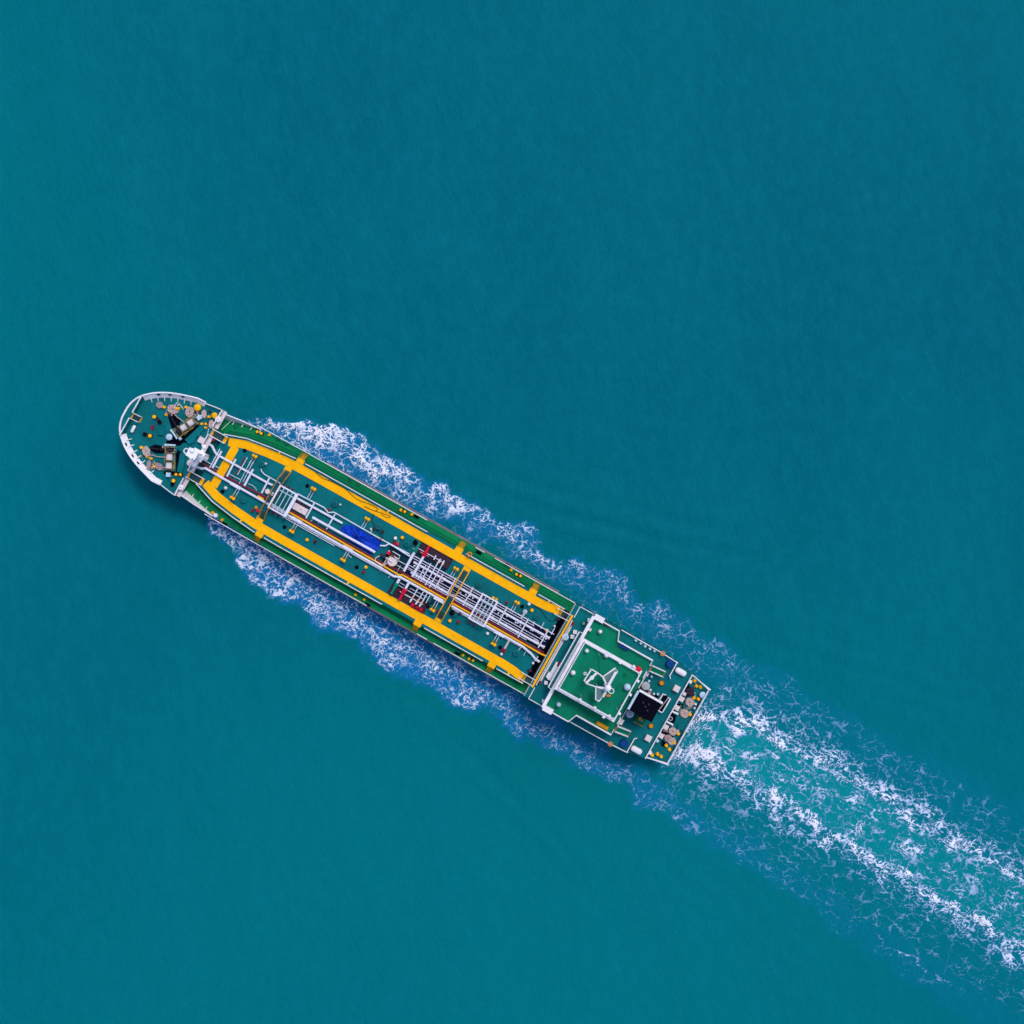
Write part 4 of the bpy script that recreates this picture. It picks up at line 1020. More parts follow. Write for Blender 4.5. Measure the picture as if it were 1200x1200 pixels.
rr0, rr1, hr = X(966.0, 15.2), X(1040.3, 15.2), 31.0 * K(15.2)
railing([(rr0, hr, ROOF_Z), (rr1 - .4, hr, ROOF_Z), (rr1, hr - .4, ROOF_Z), (rr1, -hr + .4, ROOF_Z), (rr1 - .4, -hr, ROOF_Z), (rr0, -hr, ROOF_Z), (rr0, hr, ROOF_Z)], roof, 1.0, 0.095, 1.7)
mb = MB()
for t, x, y in (('j', 1000, 320), ('j', 300, 970), ('j', 555, 1110), ('m', 110, 300), ('m', 210, 280), ('o', 415, 270), ('o', 280, 510), ('o', 90, 840), ('F', 1070, 755)):
    p = T(t, x, y, 15.3); mb.box(p[0], p[1], 15.2, 15.65, .4, .4)
mb.build('rail_lamps', 'white_paint', roof)['kind'] = 'stuff'
# radar mast: white-edged platforms on a lattice foot
MZ = 18.0
def mast_outline(pts, z, r, parent, name='mast_platform_edge', closed=True):
    P = [T('j', x, y, z) for x, y in pts]
    if closed: P = P + [P[0]]
    mb = MB(); mb.tube(P, r, 6); return mb.build(name, 'white_paint', parent)
def mast_plate(pts, z, m, parent, name='mast_platform'):
    mb = MB(); mb.prism([T('j', x, y, z)[:2] for x, y in pts], z - .1, z - .03); return mb.build(name, m, parent, smooth=False)
bx_, by_, _ = T('j', 790, 740, 18)
mb = MB(); mb.box(bx_, by_, ROOF_Z, 20.0, .9, .8, 0, .7); rm = mb.build('radar_mast', 'white_paint', ship)
body = [(495, 440), (600, 500), (690, 570), (745, 690), (740, 770), (560, 745), (410, 690), (370, 640)]
mast_outline(body, MZ, .11, rm)
w1 = [(700, 570), (915, 420), (955, 480), (800, 700), (750, 680)]
w2 = [(575, 750), (570, 970), (625, 1005), (665, 960), (745, 800)]
mast_plate(w1, MZ, 'mast_grating', rm); mast_plate(w2, MZ, 'mast_grating', rm)
mast_outline(w1, MZ + .02, .10, rm); mast_outline(w2, MZ + .02, .10, rm)
mb = MB(); a, b = T('j', 600, 495, 18.6), T('j', 400, 685, 18.6)
mb.tube([a, b], .2, 8); mb.build('radar_scanner', 'white_paint', rm)
p = T('j', 505, 590, 18.5); mb = MB(); mb.lathe(p[0], p[1], [(.3, MZ - .1), (.36, MZ + .4), (.3, MZ + .7)], 12); mb.build('scanner_gearbox', 'white_paint', rm)
mb = MB(); mb.tube([T('j', 925, 490, 18.9), T('j', 790, 730, 18.9)], .24, 8); mb.build('radar_scanner', 'white_paint', rm)
mb = MB(); mb.tube([T('j', 765, 810, 18.9), T('j', 700, 930, 18.9)], .16, 8); mb.build('yard_arm', 'white_paint', rm)
p = T('j', 385, 515, 18.2); mb = MB(); mb.torus(p[0], p[1], 18.1, .2, .07); mb.build('antenna_ring', 'white_paint', rm)
p = T('j', 845, 820, 18.2); mb = MB(); mb.torus(p[0], p[1], 18.2, .42, .08); mb.build('antenna_ring', 'white_paint', rm)
p = T('j', 790, 770, 20); mb = MB(); mb.lathe(p[0], p[1], [(.5, 19.6), (.5, 20.0), (.2, 20.2)], 12); mb.build('mast_head', 'white_paint', rm)
mb = MB()
for x, y in ((480, 455), (400, 660), (720, 640), (600, 740), (620, 990), (915, 450)):
    p = T('j', x, y, MZ); mb.tube([(p[0], p[1], ROOF_Z if x not in (620, 915) else MZ - .1), (p[0], p[1], MZ)], .05, 5)
mb.build('mast_stays', 'white_paint', rm)
# whip aerials and cable trays on the roof
for x, y, L in ((610, 150, 4.0), (600, 300, .0), (930, 1110, 3.0), (300, 890, 3.5), (1010, 1060, 2.5), (190, 300, 3.0)):
    p = T('j', x, y, ROOF_Z)
    if L: mb = MB(); mb.tube([p, (p[0] + .1, p[1], ROOF_Z + L)], .045, 5, r2=.02); mb.build('whip_aerial', 'pale_blue_paint', roof)
for pts in ([(620, 240), (640, 520), (610, 700)], [(200, 880), (560, 1000), (690, 830)], [(860, 860), (1010, 700), (1110, 740)]):
    mb = MB(); mb.tube([T('j', x, y, ROOF_Z + .06) for x, y in pts], .06, 5); mb.build('cable_tray', 'trunk_side_green', roof)
# domes and lockers on roof and bridge deck
def dome(t, x, y, z, r, parent, m='white_paint', h=None):
    p = T(t, x, y, z + r); mb = MB(); mb.cyl(p[0], p[1], z, z + .45, r * .35, 8); o = mb.build('antenna_dome', m, parent)
    mb = MB(); mb.lathe(p[0], p[1], [(r * .5, z + .35), (r, z + .6), (r, z + .9), (r * .8, z + 1.25), (r * .45, z + 1.5), (.03, z + 1.58)], 18); mb.build('radome', m, o)
dome('j', 760, 190, ROOF_Z, .42, roof); dome('j', 1125, 750, ROOF_Z, .58, roof, 'pale_blue_paint'); dome('j', 412, 112, ROOF_Z, .35, roof); dome('j', 172, 498, ROOF_Z, .42, roof)
dome('l', 572, 600, BR_Z, .36, bdeck); dome('k', 370, 905, BR_Z, .4, bdeck, 'pale_blue_paint')
p = T('j', 1085, 540, ROOF_Z); mb = MB(); mb.lathe(p[0], p[1], [(.3, ROOF_Z), (.28, ROOF_Z + .2), (.03, ROOF_Z + .25)], 12); mb.build('roof_vent', 'trunk_side_green', roof)
p = T('j', 790, 900, ROOF_Z); mb = MB(); mb.box(p[0], p[1], ROOF_Z, ROOF_Z + .4, .75, .3, .5); mb.build('flag_locker', 'orange', roof)
for t, x, y in (('o', 430, 65),):
    p = T(t, x, y, 15.4); mb = MB(); mb.lathe(p[0], p[1], [(.2, BR_Z), (.2, 14.8), (.42, 14.9), (.42, 15.4), (.1, 15.5)], 12); mb.build('alarm_horn', 'bright_red', bdeck)
p = T('l', 685, 470, 12.0); mb = MB(); mb.box(p[0], p[1], BR_Z, 12.0, .5, .4); mb.tube([(p[0] - .5, p[1] - .2, 11.9), (p[0] + .6, p[1] - .2, 11.9)], .1, 6); mb.build('signal_light', 'dark_red', bdeck)
p = T('l', 395, 570, 12.5); mb = MB(); mb.box(p[0], p[1], BR_Z, 12.3, .5, .5); mb.build('chart_box', 'pale_pink_paint', bdeck)
p = T('l', 990, 870, 11.9); mb = MB(); mb.box(p[0], p[1], BR_Z, 11.9, 1.7, .5); mb.box(p[0], p[1], 11.9, 11.96, 1.8, .6); mb.build('blue_bench', 'drum_blue', bdeck)
p = T('m', 110, 470, 11.7); mb = MB(); mb.box(p[0] - .25, p[1], BR_Z, 11.75, 2.2, .6); mb.box(p[0] - .25, p[1], 11.75, 11.8, 2.0, .45); mb.build('stowage_basket', 'ochre_paint', bdeck)
# aft stairs from bridge deck to poop
for t, a, b in (('o', (640, 45), (870, 150)), ('m', (330, 505), (560, 600))):
    A, B = T(t, *a, 11.2), T(t, *b, 8.5)
    an = math.atan2(B[1] - A[1], B[0] - A[0]); L = math.hypot(B[0] - A[0], B[1] - A[1])
    mb = MB()
    for k in range(11):
        f = (k + .5) / 11; mb.box(A[0] + (B[0] - A[0]) * f, A[1] + (B[1] - A[1]) * f, BR_Z - .1 - 3.1 * f - .05, BR_Z - .1 - 3.1 * f, L / 11 * .85, .85, an)
    st = mb.build('aft_stair', 'upper_green_deck', ship)
    nx, ny = -math.sin(an), math.cos(an)
    mb = MB()
    for q in (-.5, .5):
        mb.tube([(A[0] + nx * q, A[1] + ny * q, 12.3), (B[0] + nx * q, B[1] + ny * q, 9.1), (B[0] + nx * q, B[1] + ny * q, 8.0)], .085, 6)
        mb.tube([(A[0] + nx * q, A[1] + ny * q, 11.2), (B[0] + nx * q, B[1] + ny * q, 8.05)], .09, 6)
    mb.build('stair_handrail', 'white_paint', st)
    mb = MB(); mb.box(A[0], A[1], BR_Z, BR_Z + .05, .25, .9, an); mb.box(B[0], B[1], POOP_Z, POOP_Z + .06, .3, .9, an); mb.build('stair_nosing', 'rust_orange', st)

# ------------------------------------------------------------------ poop deck: funnel and fittings
fx0, fx1 = X(1049.5, 14.5), X(1080, 14.5)
fy0, fy1 = Y(339.5, 14.5), Y(365.0, 14.5)
mb = MB(); mb.box((fx0 + fx1) / 2, (fy0 + fy1) / 2, POOP_Z, 14.0, fx1 - fx0, abs(fy1 - fy0)); fun = mb.build('funnel_casing', 'black_paint', ship)
mb = MB(); mb.box((fx0 + fx1) / 2 + .1, (fy0 + fy1) / 2, 14.0, 14.9, fx1 - fx0 - .3, abs(fy1 - fy0) - .2); mb.build('funnel', 'black_paint', fun)
mb = MB(); mb.box((fx0 + fx1) / 2, fy0 + .12, 13.6, 14.8, fx1 - fx0 + .1, .34); mb.build('casing_wing', 'white_paint', fun)
mb = MB(); mb.box(fx0 - .1, (fy0 + fy1) / 2, 13.6, 14.6, .38, abs(fy1 - fy0) - .1); mb.build('casing_wing', 'pale_blue_paint', fun)
for ux, uy in ((-.7, .5), (-.1, .1), (.5, -.3), (.2, .7)):
    mb = MB(); mb.cyl((fx0 + fx1) / 2 + ux, (fy0 + fy1) / 2 + uy, 14.9, 15.4, .16, 10); mb.build('exhaust_pipe', 'dark_steel', fun)
# deckhouse edge at the forward end of the poop (white sills)
for t, pts in (('o', [(600, 95), (410, 420)]), ('o', [(240, 725), (60, 1060)])):
    P = [T(t, x, y, 9.1) for x, y in pts]; railing([(q[0], q[1], POOP_Z) for q in P], poop_deck, 1.1, .10, 1.4)
for t, x, y, sx, sy in (('o', 115, 985, .75, .85), ('o', 570, 150, .6, .5)):
    p = T(t, x, y, 9.4); mb = MB(); mb.box(p[0], p[1], POOP_Z, 9.3, sx, sy); mb.box(p[0], p[1], 9.3, 9.36, sx + .1, sy + .1); mb.build('deck_locker', 'white_paint', poop_deck)
# recess abaft the funnel with rail
P = [T('o', 860, 500, 8.0)[:2], T('o', 985, 570, 8.0)[:2], T('o', 850, 815, 8.0)[:2], T('o', 765, 785, 8.0)[:2]]
mb = MB(); mb.prism(P, POOP_Z, POOP_Z + .03); o = mb.build('skylight_well', 'black_paint', poop_deck)
P = [T('o', x, y, 9.0) for x, y in ((790, 600), (855, 500), (905, 520))]; railing([(q[0], q[1], POOP_Z) for q in P], o, 1.0, .1, 1.2)
P = [T('o', x, y, 9.0) for x, y in ((945, 560), (985, 580), (850, 815), (825, 825), (765, 785))]; railing([(q[0], q[1], POOP_Z) for q in P], o, 1.0, .09, 1.2)
mb = MB(); mb.tube([T('o', 945, 570, 9.1), T('o', 790, 770, 8.2)], .09, 6); mb.build('ladder_string', 'grey_paint', o)
for t, x, y, r, m, h in (('o', 552, 362, .72, 'grey_paint', 1.3), ('o', 275, 848, .7, 'pale_blue_paint', 1.3), ('F', 470, 500, .58, 'pale_blue_paint', 1.0), ('l', 285, 460, .42, 'trunk_side_green', .5)):
    p = T(t, x, y, 8 + h); mb = MB(); mb.lathe(p[0], p[1], [(r * .7, 8), (r * .7, 8 + h * .6), (r, 8 + h * .62), (r, 8 + h * .9), (r * .8, 8 + h), (.04, 8 + h * 1.02)], 20); o = mb.build('mushroom_vent', m, poop_deck)
    mb = MB(); mb.torus(p[0], p[1], 8 + h * 1.04, r * .35, .05); mb.build('vent_wheel', 'grey_paint', o)
for t, x, y in (('o', 830, 308), ('o', 645, 1062)):
    p = T(t, x, y, 8.7); mb = MB(); mb.lathe(p[0], p[1], [(.3, 8), (.3, 8.4), (.47, 8.42), (.47, 8.55), (.38, 8.6)], 16); o = mb.build('mushroom_vent', 'dark_red', poop_deck)
    mb = MB(); mb.lathe(p[0], p[1], [(.38, 8.6), (.36, 8.7), (.03, 8.75)], 16); mb.build('vent_cap', 'ochre_paint', o)
for t, x, y in (('i', 495, 560), ('m', 898, 682)):
    p = T(t, x, y, 9.0); mb = MB(); mb.box(p[0], p[1], POOP_Z, 8.85, .95, .95); mb.box(p[0], p[1], 8.85, 9.0, 1.1, 1.1, 0, .75); mb.build('vent_box', 'pale_pink_paint', poop_deck)
for t, x, y in (('o', 655, 195), ('o', 610, 275), ('o', 635, 430), ('o', 695, 500), ('o', 765, 505)):
    p = T(t, x, y, 8.6); mb = MB(); mb.lathe(p[0], p[1], [(.16, 8), (.16, 8.4), (.24, 8.42), (.2, 8.6), (.03, 8.65)], 10); mb.build('air_pipe_head', 'pale_blue_paint', poop_deck)
p = T('o', 455, 960, 8.6); mb = MB(); mb.box(p[0], p[1], POOP_Z, 8.45, 1.9, 1.5); mb.box(p[0] + .1, p[1], 8.45, 8.6, 1.5, 1.1); o = mb.build('engine_skylight', 'trunk_side_green', poop_deck)
mb = MB(); mb.cyl(p[0] - .2, p[1] + .2, 8.6, 8.8, .3, 12); mb.tube([(p[0] - .95, p[1] - .75, 8.5), (p[0] + .9, p[1] - .75, 8.5)], .07, 6); mb.build('skylight_fittings', 'ochre_paint', o)
# black oily strip beside casing
mb = MB(); p = T('o', 600, 480, 8.0); mb.box(p[0], p[1], POOP_Z, POOP_Z + .015, 3.6, .8); mb.build('casing_gutter', 'black_paint', poop_deck)
# poop front fittings
for t, x, y, s in (('l', 135, 612, .6), ('l', 90, 695, .6), ('l', 385, 405, .55), ('k', 150, 530, .55), ('k', 105, 855, .5)):
    p = T(t, x, y, 9.0); mb = MB(); mb.box(p[0], p[1], POOP_Z, 8.8, s, s, .4); mb.box(p[0], p[1], 8.8, 8.86, s * 1.1, s * 1.1, .4); mb.build('vent_box', 'white_paint', poop_deck)
for t, x, y in (('l', 95, 465), ('k', 35, 520)):
    p = T(t, x, y, 8.8); mb = MB(); mb.box(p[0], p[1], POOP_Z, 8.8, .45, .5); mb.build('fire_box', 'dark_red', poop_deck)
p = T('k', 285, 330, 9.2); mb = MB(); mb.box(p[0], p[1], POOP_Z, 9.2, .85, 3.3); o = mb.build('deck_store', 'white_paint', poop_deck)
p = T('k', 370, 195, 9.3); mb = MB(); mb.box(p[0], p[1], 9.2, 9.26, .35, .85); mb.build('store_lid', 'dark_red', o)
p = T('k', 205, 400, 9.1); mb = MB(); mb.box(p[0], p[1], POOP_Z, 9.0, .7, 1.0); mb.build('store_annex', 'white_paint', o)
# rails of the poop
for sg in (1, -1):
    railing(edge_pts(940.5, 959, sg, POOP_Z), poop_deck, 1.0, .075)
    railing(edge_pts(996, 1072, sg, POOP_Z, .12), poop_deck, 1.0, .09)
    a = edge_pts(1071, 1074, sg, POOP_Z, .12)[0]
    railing([a, (a[0], sg * (abs(a[1]) - 2.6), POOP_Z), (a[0] + .35, sg * (abs(a[1]) - 2.95), POOP_Z)], poop_deck, 1.0, .085)
railing([(xq - .1, yq - .15, POOP_Z), (xq - .1, -yq + .15, POOP_Z)], poop_deck, 1.0, .10, 1.6)
# mooring deck rails
pts = edge_pts(1093, 1119.5, 1, MAIN_Z + .02, .15)
railing(pts + [(XS - .25, OUT[-1][1] - .3, MAIN_Z + .02), (XS - .25, -OUT[-1][1] + .3, MAIN_Z + .02)] + [(p[0], -p[1], p[2]) for p in pts[::-1]], main_deck, 1.9, .10, 1.6)
# mooring deck machinery
for t, x, y, s, m in (('i', 580, 740, .85, 'pale_pink_paint'), ('i', 500, 895, .85, 'pale_pink_paint'), ('n', 605, 335, .85, 'pale_pink_paint'), ('n', 525, 490, .8, 'pale_pink_paint'),
                      ('i', 735, 435, .6, 'white_paint'), ('n', 325, 785, .6, 'white_paint'), ('n', 455, 575, .5, 'pale_blue_paint'), ('i', 630, 650, .6, 'pale_pink_paint'), ('i', 830, 830, .35, 'white_paint'), ('i', 810, 900, .35, 'pale_blue_paint')):
    p = T(t, x, y, 6.0); mb = MB(); mb.box(p[0], p[1], 5.02, 5.95, s, s); mb.box(p[0], p[1], 5.95, 6.05, s * .7, s * .7); mb.build('winch_motor', m, main_deck)
for t, x, y in (('i', 815, 425), ('i', 850, 510), ('i', 918, 535), ('i', 800, 720), ('i', 880, 740), ('i', 732, 1012), ('n', 825, 450), ('n', 755, 605), ('n', 615, 660), ('n', 672, 730), ('n', 462, 810), ('n', 525, 855), ('n', 368, 830)):
    p = T(t, x, y, 5.6); mb = MB(); mb.lathe(p[0], p[1], [(.32, 5.02), (.3, 5.12), (.2, 5.15), (.27, 5.5), (.25, 5.62), (.03, 5.66)], 10); mb.build('guide_roller', 'yellow_paint', main_deck)
p = T('i', 955, 668, 6.0); mb = MB(); mb.lathe(p[0], p[1], [(.35, 5.02), (.35, 5.6), (.55, 5.62), (.55, 5.9), (.4, 6.0), (.03, 6.03)], 18); mb.build('mushroom_vent', 'pale_blue_paint', main_deck)
P = [T('n', x, y, 5.02)[:2] for x, y in ((660, 60), (790, 140), (750, 270), (620, 200))]
mb = MB(); mb.prism(P, 5.02, 5.06); o = mb.build('hawser_well', 'black_paint', main_deck)
for a, b in (((715, 55), (825, 105)), ((600, 225), (730, 295))):
    mb = MB(); mb.tube([T('n', *a, 5.9), T('n', *b, 5.9)], .17, 8); mb.tube([T('n', *a, 5.4), T('n', *b, 5.4)], .1, 6); mb.build('towing_bar', 'white_paint', o)
p = T('n', 690, 185, 5.6); mb = MB(); mb.torus(p[0], p[1], 5.4, .3, .08); mb.build('towing_ring', 'grey_paint', o)
p = T('n', 865, 325, 5.5); mb = MB(); mb.box(p[0], p[1], 5.02, 5.45, .9, .9, .3); mb.box(p[0], p[1], 5.45, 5.5, 1.0, 1.0, .3); mb.build('booby_hatch', 'teal_deck', main_deck)
for t, x, y in (('n', 1095, 160), ('n', 900, 490), ('n', 790, 680), ('i', 900, 850)):
    p = T(t, x, y, 5.5); mb = MB(); mb.box(p[0], p[1], 5.02, 5.5, .4, 1.5); mb.tube([(p[0], p[1] - .5, 5.6), (p[0], p[1] + .5, 5.6)], .15, 8); mb.build('fairlead', 'black_paint', main_deck)
for t, pts in (('i', [(680, 480), (790, 560), (790, 700), (700, 680), (640, 600)]), ('i', [(470, 820), (620, 820), (600, 900), (460, 900)]), ('n', [(500, 360), (640, 430), (760, 480), (700, 520), (560, 470)]), ('n', [(530, 540), (620, 620), (600, 690), (520, 660)])):
    ground_poly(t, pts, 5.02, 'black_paint', 'winch_bed', main_deck, .05)

# ------------------------------------------------------------------ loose things on board (each its own thing)
M_ship = (OX, OY, -ANG)
def to_world(p):
    return (OX + p[0] * CA + p[1] * SA, OY - p[0] * SA + p[1] * CA, p[2])
def loose(mb, name, m, p, label, cat, group=None, rz=0.0):
    o = mb.build(name, m, None, to_world(p), -ANG + rz)
    return tag(o, label, cat, group)
def coil(R, hole, turns, layers, sx, sy, r=.095):
    mb = MB(); pts = []
    for L_ in range(layers):
        ts = np.linspace(0, 1, turns * 18)
        if L_ % 2: ts = ts[::-1]
        for k, t_ in enumerate(ts):
            rad = hole + (R - hole) * t_
            a = 2 * math.pi * turns * (t_ if L_ % 2 == 0 else -t_ + 2) + .1 * math.sin(9 * t_)
            jit = 1 + .09 * math.sin(2 * a + 1.7 * L_ + R * 9) + .07 * math.sin(5.3 * a + L_) + random.uniform(-.05, .05)
            pts.append((rad * jit * math.cos(a) * sx, rad * jit * math.sin(a) * sy, r + L_ * 1.7 * r + random.uniform(0, .06)))
    mb.tube(pts, r, 6)
    return mb
COILS = [('b', 190, 370, FC_Z, .85, 1.15, .78, .1, 'rope_beige', 'large oval coil of pale rope beside the forecastle bulwark, between two yellow rollers'),
         ('b', 490, 415, FC_Z, .8, 1.0, 1.0, .0, 'rope_beige', 'round coil of pale rope beside the large yellow mushroom vent on the forecastle'),
         ('b', 740, 450, FC_Z, .62, 1.0, .62, -1.0, 'rope_beige', 'narrow oval rope coil with open centre beside the white control stand on the forecastle'),
         ('b', 870, 630, FC_Z, .65, 1.0, .66, -1.0, 'rope_beige', 'narrow oval rope coil with open centre against the rail at the forecastle break'),
         ('a', 765, 295, FC_Z, .52, 1.0, 1.0, .0, 'old_rope', 'small greyish rope coil tucked against the starboard forecastle bulwark'),
         ('c', 325, 285, FC_Z, .85, 1.0, .7, -.6, 'rope_beige', 'large oval rope coil on the port side of the forecastle beside the chain'),
         ('c', 545, 550, FC_Z, .6, 1.15, .85, -.2, 'old_rope', 'loose rope heap between a yellow roller and the port windlass'),
         ('c', 370, 520, FC_Z, .62, 1.2, .5, -1.1, 'old_rope', 'dark rope flaked along the port forecastle bulwark'),
         ('i', 722, 790, 5.02, .72, 1.0, .95, .0, 'rope_beige', 'round rope coil on the stern mooring deck next to the starboard winch motor'),
         ('i', 628, 985, 5.02, .74, 1.0, .95, .3, 'rope_beige', 'round rope coil on the stern mooring deck beside the white towing bars'),
         ('n', 722, 400, 5.02, .66, 1.0, .95, .3, 'rope_beige', 'round rope coil on the stern mooring deck beside the square teal hatch'),
         ('n', 640, 525, 5.02, .62, 1.0, .95, .3, 'old_rope', 'dark rope coil overlapping another on the port stern mooring deck'),
         ('n', 705, 580, 5.02, .62, 1.0, .95, .9, 'rope_beige', 'pale rope coil beside three yellow rollers on the port stern mooring deck'),
         ('i', 725, 600, 5.06, .6, 1.0, 1.1, .2, 'brown_tray', 'dark brown tangled rope pile on the starboard stern mooring deck')]
for t, x, y, z, R, sx, sy, rz, m, lab in COILS:
    p = T(t, x, y, z + .2)
    loose(coil(R, R * .22, 3, 3, sx, sy), 'rope_coil', m, (p[0], p[1], z), lab, 'rope coil', 'mooring ropes coiled on deck', rz)
# life raft canisters
def capsule(L, r):
    mb = MB(); prof = [(r * .55, -L / 2), (r * .85, -L / 2 + r * .25), (r, -L / 2 + r * .7), (r, L / 2 - r * .7), (r * .85, L / 2 - r * .25), (r * .55, L / 2)]
    V = []; F = []; seg = 14
    for rr, q in prof:
        for k in range(seg):
            a = 2 * math.pi * k / seg; V.append((q, rr * math.cos(a), r + .18 + rr * math.sin(a) * .8))
    for i in range(len(prof) - 1):
        for k in range(seg): F.append((i * seg + k, i * seg + (k + 1) % seg, (i + 1) * seg + (k + 1) % seg, (i + 1) * seg + k))
    F.append(tuple(range(seg))[::-1]); F.append(tuple((len(prof) - 1) * seg + k for k in range(seg)))
    mb.add(V, F)
    for q in (-L / 4, L / 4): mb.box(q, 0, 0, .35, .12, 2 * r * .8); mb.box(q, 0, .33, .36, .1, .1)
    return mb
for t, x, y, lab in (('i', 570, 265, 'white life raft canister at the starboard edge of the poop beside a railing'), ('m', 690, 890, 'white life raft canister at the port edge of the poop beside a railing')):
    p = T(t, x, y, 9.0); loose(capsule(1.95, .52), 'life_raft', 'white_paint', (p[0], p[1], POOP_Z), lab, 'life raft', 'life rafts on the poop', 0)
p = T('a', 293, 712, 8.2); loose(capsule(1.35, .28), 'life_raft', 'white_paint', (p[0], p[1], FC_Z), 'slim white life raft canister behind the port bow bulwark', 'life raft', 'life rafts on deck', math.radians(90) + ANG - math.radians(27))
# blue drums
def drum(r, h):
    mb = MB(); mb.lathe(0, 0, [(r * .96, 0), (r, .04), (r, h * .33), (r * 1.04, h * .35), (r, h * .37), (r, h * .66), (r * 1.04, h * .68), (r, h * .7), (r, h - .04), (r * .95, h), (r * .9, h - .03)], 18)
    mb.cyl(r * .5, 0, h - .03, h + .03, .06, 8); return mb
for t, x, y, lab in (('i', 385, 120, 'dark blue covered drum by the starboard poop rail'), ('m', 470, 775, 'dark blue covered drum by the port poop rail')):
    p = T(t, x, y, 9.0); loose(drum(.68, 1.05), 'blue_drum', 'drum_blue', (p[0], p[1], POOP_Z), lab, 'drum', 'blue drums on the poop')
for (x, y), lab in zip(((415, 78), (460, 103), (497, 130), (540, 152), (580, 170)),
        ('small white canister at the end of the rail-side row nearest the bridge wing', 'small white canister second from the bridge wing in the starboard rail-side row', 'small white canister in the middle of the starboard rail-side row of five',
         'small white canister second from the orange lifebuoy in the starboard rail-side row', 'small white canister next to the orange lifebuoy at the end of the rail-side row')):
    p = T('G', x, y, 8.7); loose(drum(.24, .7), 'white_canister', 'pale_blue_paint', (p[0], p[1], POOP_Z), lab, 'canister', 'white canisters in a row')
# blue tarpaulin heap
poly_t = [(585, 600), (600, 580), (640, 562), (700, 566), (760, 600), (850, 652), (945, 706), (948, 735), (925, 790), (880, 800), (860, 830), (760, 770), (700, 735), (640, 690), (590, 640)]
P = [T('C', x, y, 7.5) for x, y in poly_t]
cxx, cyy = np.mean([q[0] for q in P]), np.mean([q[1] for q in P])
mb = MB(); rings = 7; nP = 60
outl = densify([(q[0] - cxx, q[1] - cyy, 0) for q in P] + [(P[0][0] - cxx, P[0][1] - cyy, 0)], .22)[:-1]
n_ = len(outl); V = []; F = []
for k in range(rings):
    f = 1 - k / (rings - .6)
    for i, q in enumerate(outl):
        hgt = .0 if k == 0 else (.75 * (1 - f ** 2.6) + .30 * math.sin(q.x * 3.1 * f + 2 * k) * math.cos(q.y * 4 + i * .3) + random.uniform(-.05, .05))
        V.append((q.x * f + (.06 * math.sin(i * .9) if k == 0 else 0), q.y * f + (.06 * math.cos(i * 1.3) if k == 0 else 0), max(.01, hgt)))
for k in range(rings - 1):
    for i in range(n_): F.append((k * n_ + i, k * n_ + (i + 1) % n_, (k + 1) * n_ + (i + 1) % n_, (k + 1) * n_ + i))
F.append(tuple((rings - 1) * n_ + i for i in range(n_)))
mb.add(V, F)
loose(mb, 'tarpaulin', 'tarp_blue', (cxx, cyy, TR_Z), 'crumpled bright blue tarpaulin spread under a white cargo pipe', 'tarpaulin')
# black hose on the starboard walkway, another by the after hatch
def hose(t, pts, z, r, label, m='rubber_black'):
    P = [Vector(T(t, x, y, z + r)) for x, y in pts]
    o = P[0].copy(); o.z = z
    mb = MB(); q = [p - o for p in P]
    sm = []
    for i in range(len(q) - 1):
        p0, p1, p2, p3 = q[max(i - 1, 0)], q[i], q[i + 1], q[min(i + 2, len(q) - 1)]
        for k in range(5):
            u = k / 5; sm.append(.5 * (2 * p1 + (p2 - p0) * u + (2 * p0 - 5 * p1 + 4 * p2 - p3) * u * u + (3 * p1 - p0 - 3 * p2 + p3) * u ** 3))
    mb.tube(sm + [q[-1]], r, 6)
    loose(mb, 'hose', m, tuple(o), label, 'hose', 'hoses lying on deck')
hose('C', [(370, 95), (430, 150), (520, 185), (640, 250), (690, 300), (760, 350), (860, 385), (920, 425), (890, 440), (800, 400)], WZ + .005, .05, 'thin dark hose looped along the yellow starboard walkway')
hose('C', [(900, 445), (960, 460), (1030, 490), (1000, 500), (950, 470)], WZ + .005, .045, 'short end of dark hose curled on the yellow starboard walkway')
hose('C', [(885, 465), (870, 520), (895, 590), (935, 640), (965, 675)], TR_Z, .05, 'dark hose running from the walkway to the pipes beside the blue tarpaulin')
hose('E', [(790, 525), (850, 560), (900, 630), (950, 660), (990, 645)], TR_Z, .05, 'dark hose curving across the trunk deck at its after starboard corner')
# lifebuoys on rails
def lifebuoy(p, label):
    mb = MB(); mb.torus(0, 0, .0, .33, .1, seg=20)
    o = loose(mb, 'lifebuoy', 'orange', p, label, 'lifebuoy', 'lifebuoys on the rails'); return o
for t, x, y, z, lab in (('f', 755, 145, 8.16, 'orange lifebuoy on the trunk rail abreast the pipe manifold'), ('G', 650, 195, 9.16, 'orange lifebuoy on the starboard poop rail beside the white canisters'), ('G', 190, 990, 9.16, 'orange lifebuoy on the port poop rail')):
    q = T(t, x, y, z); lifebuoy(q, lab)

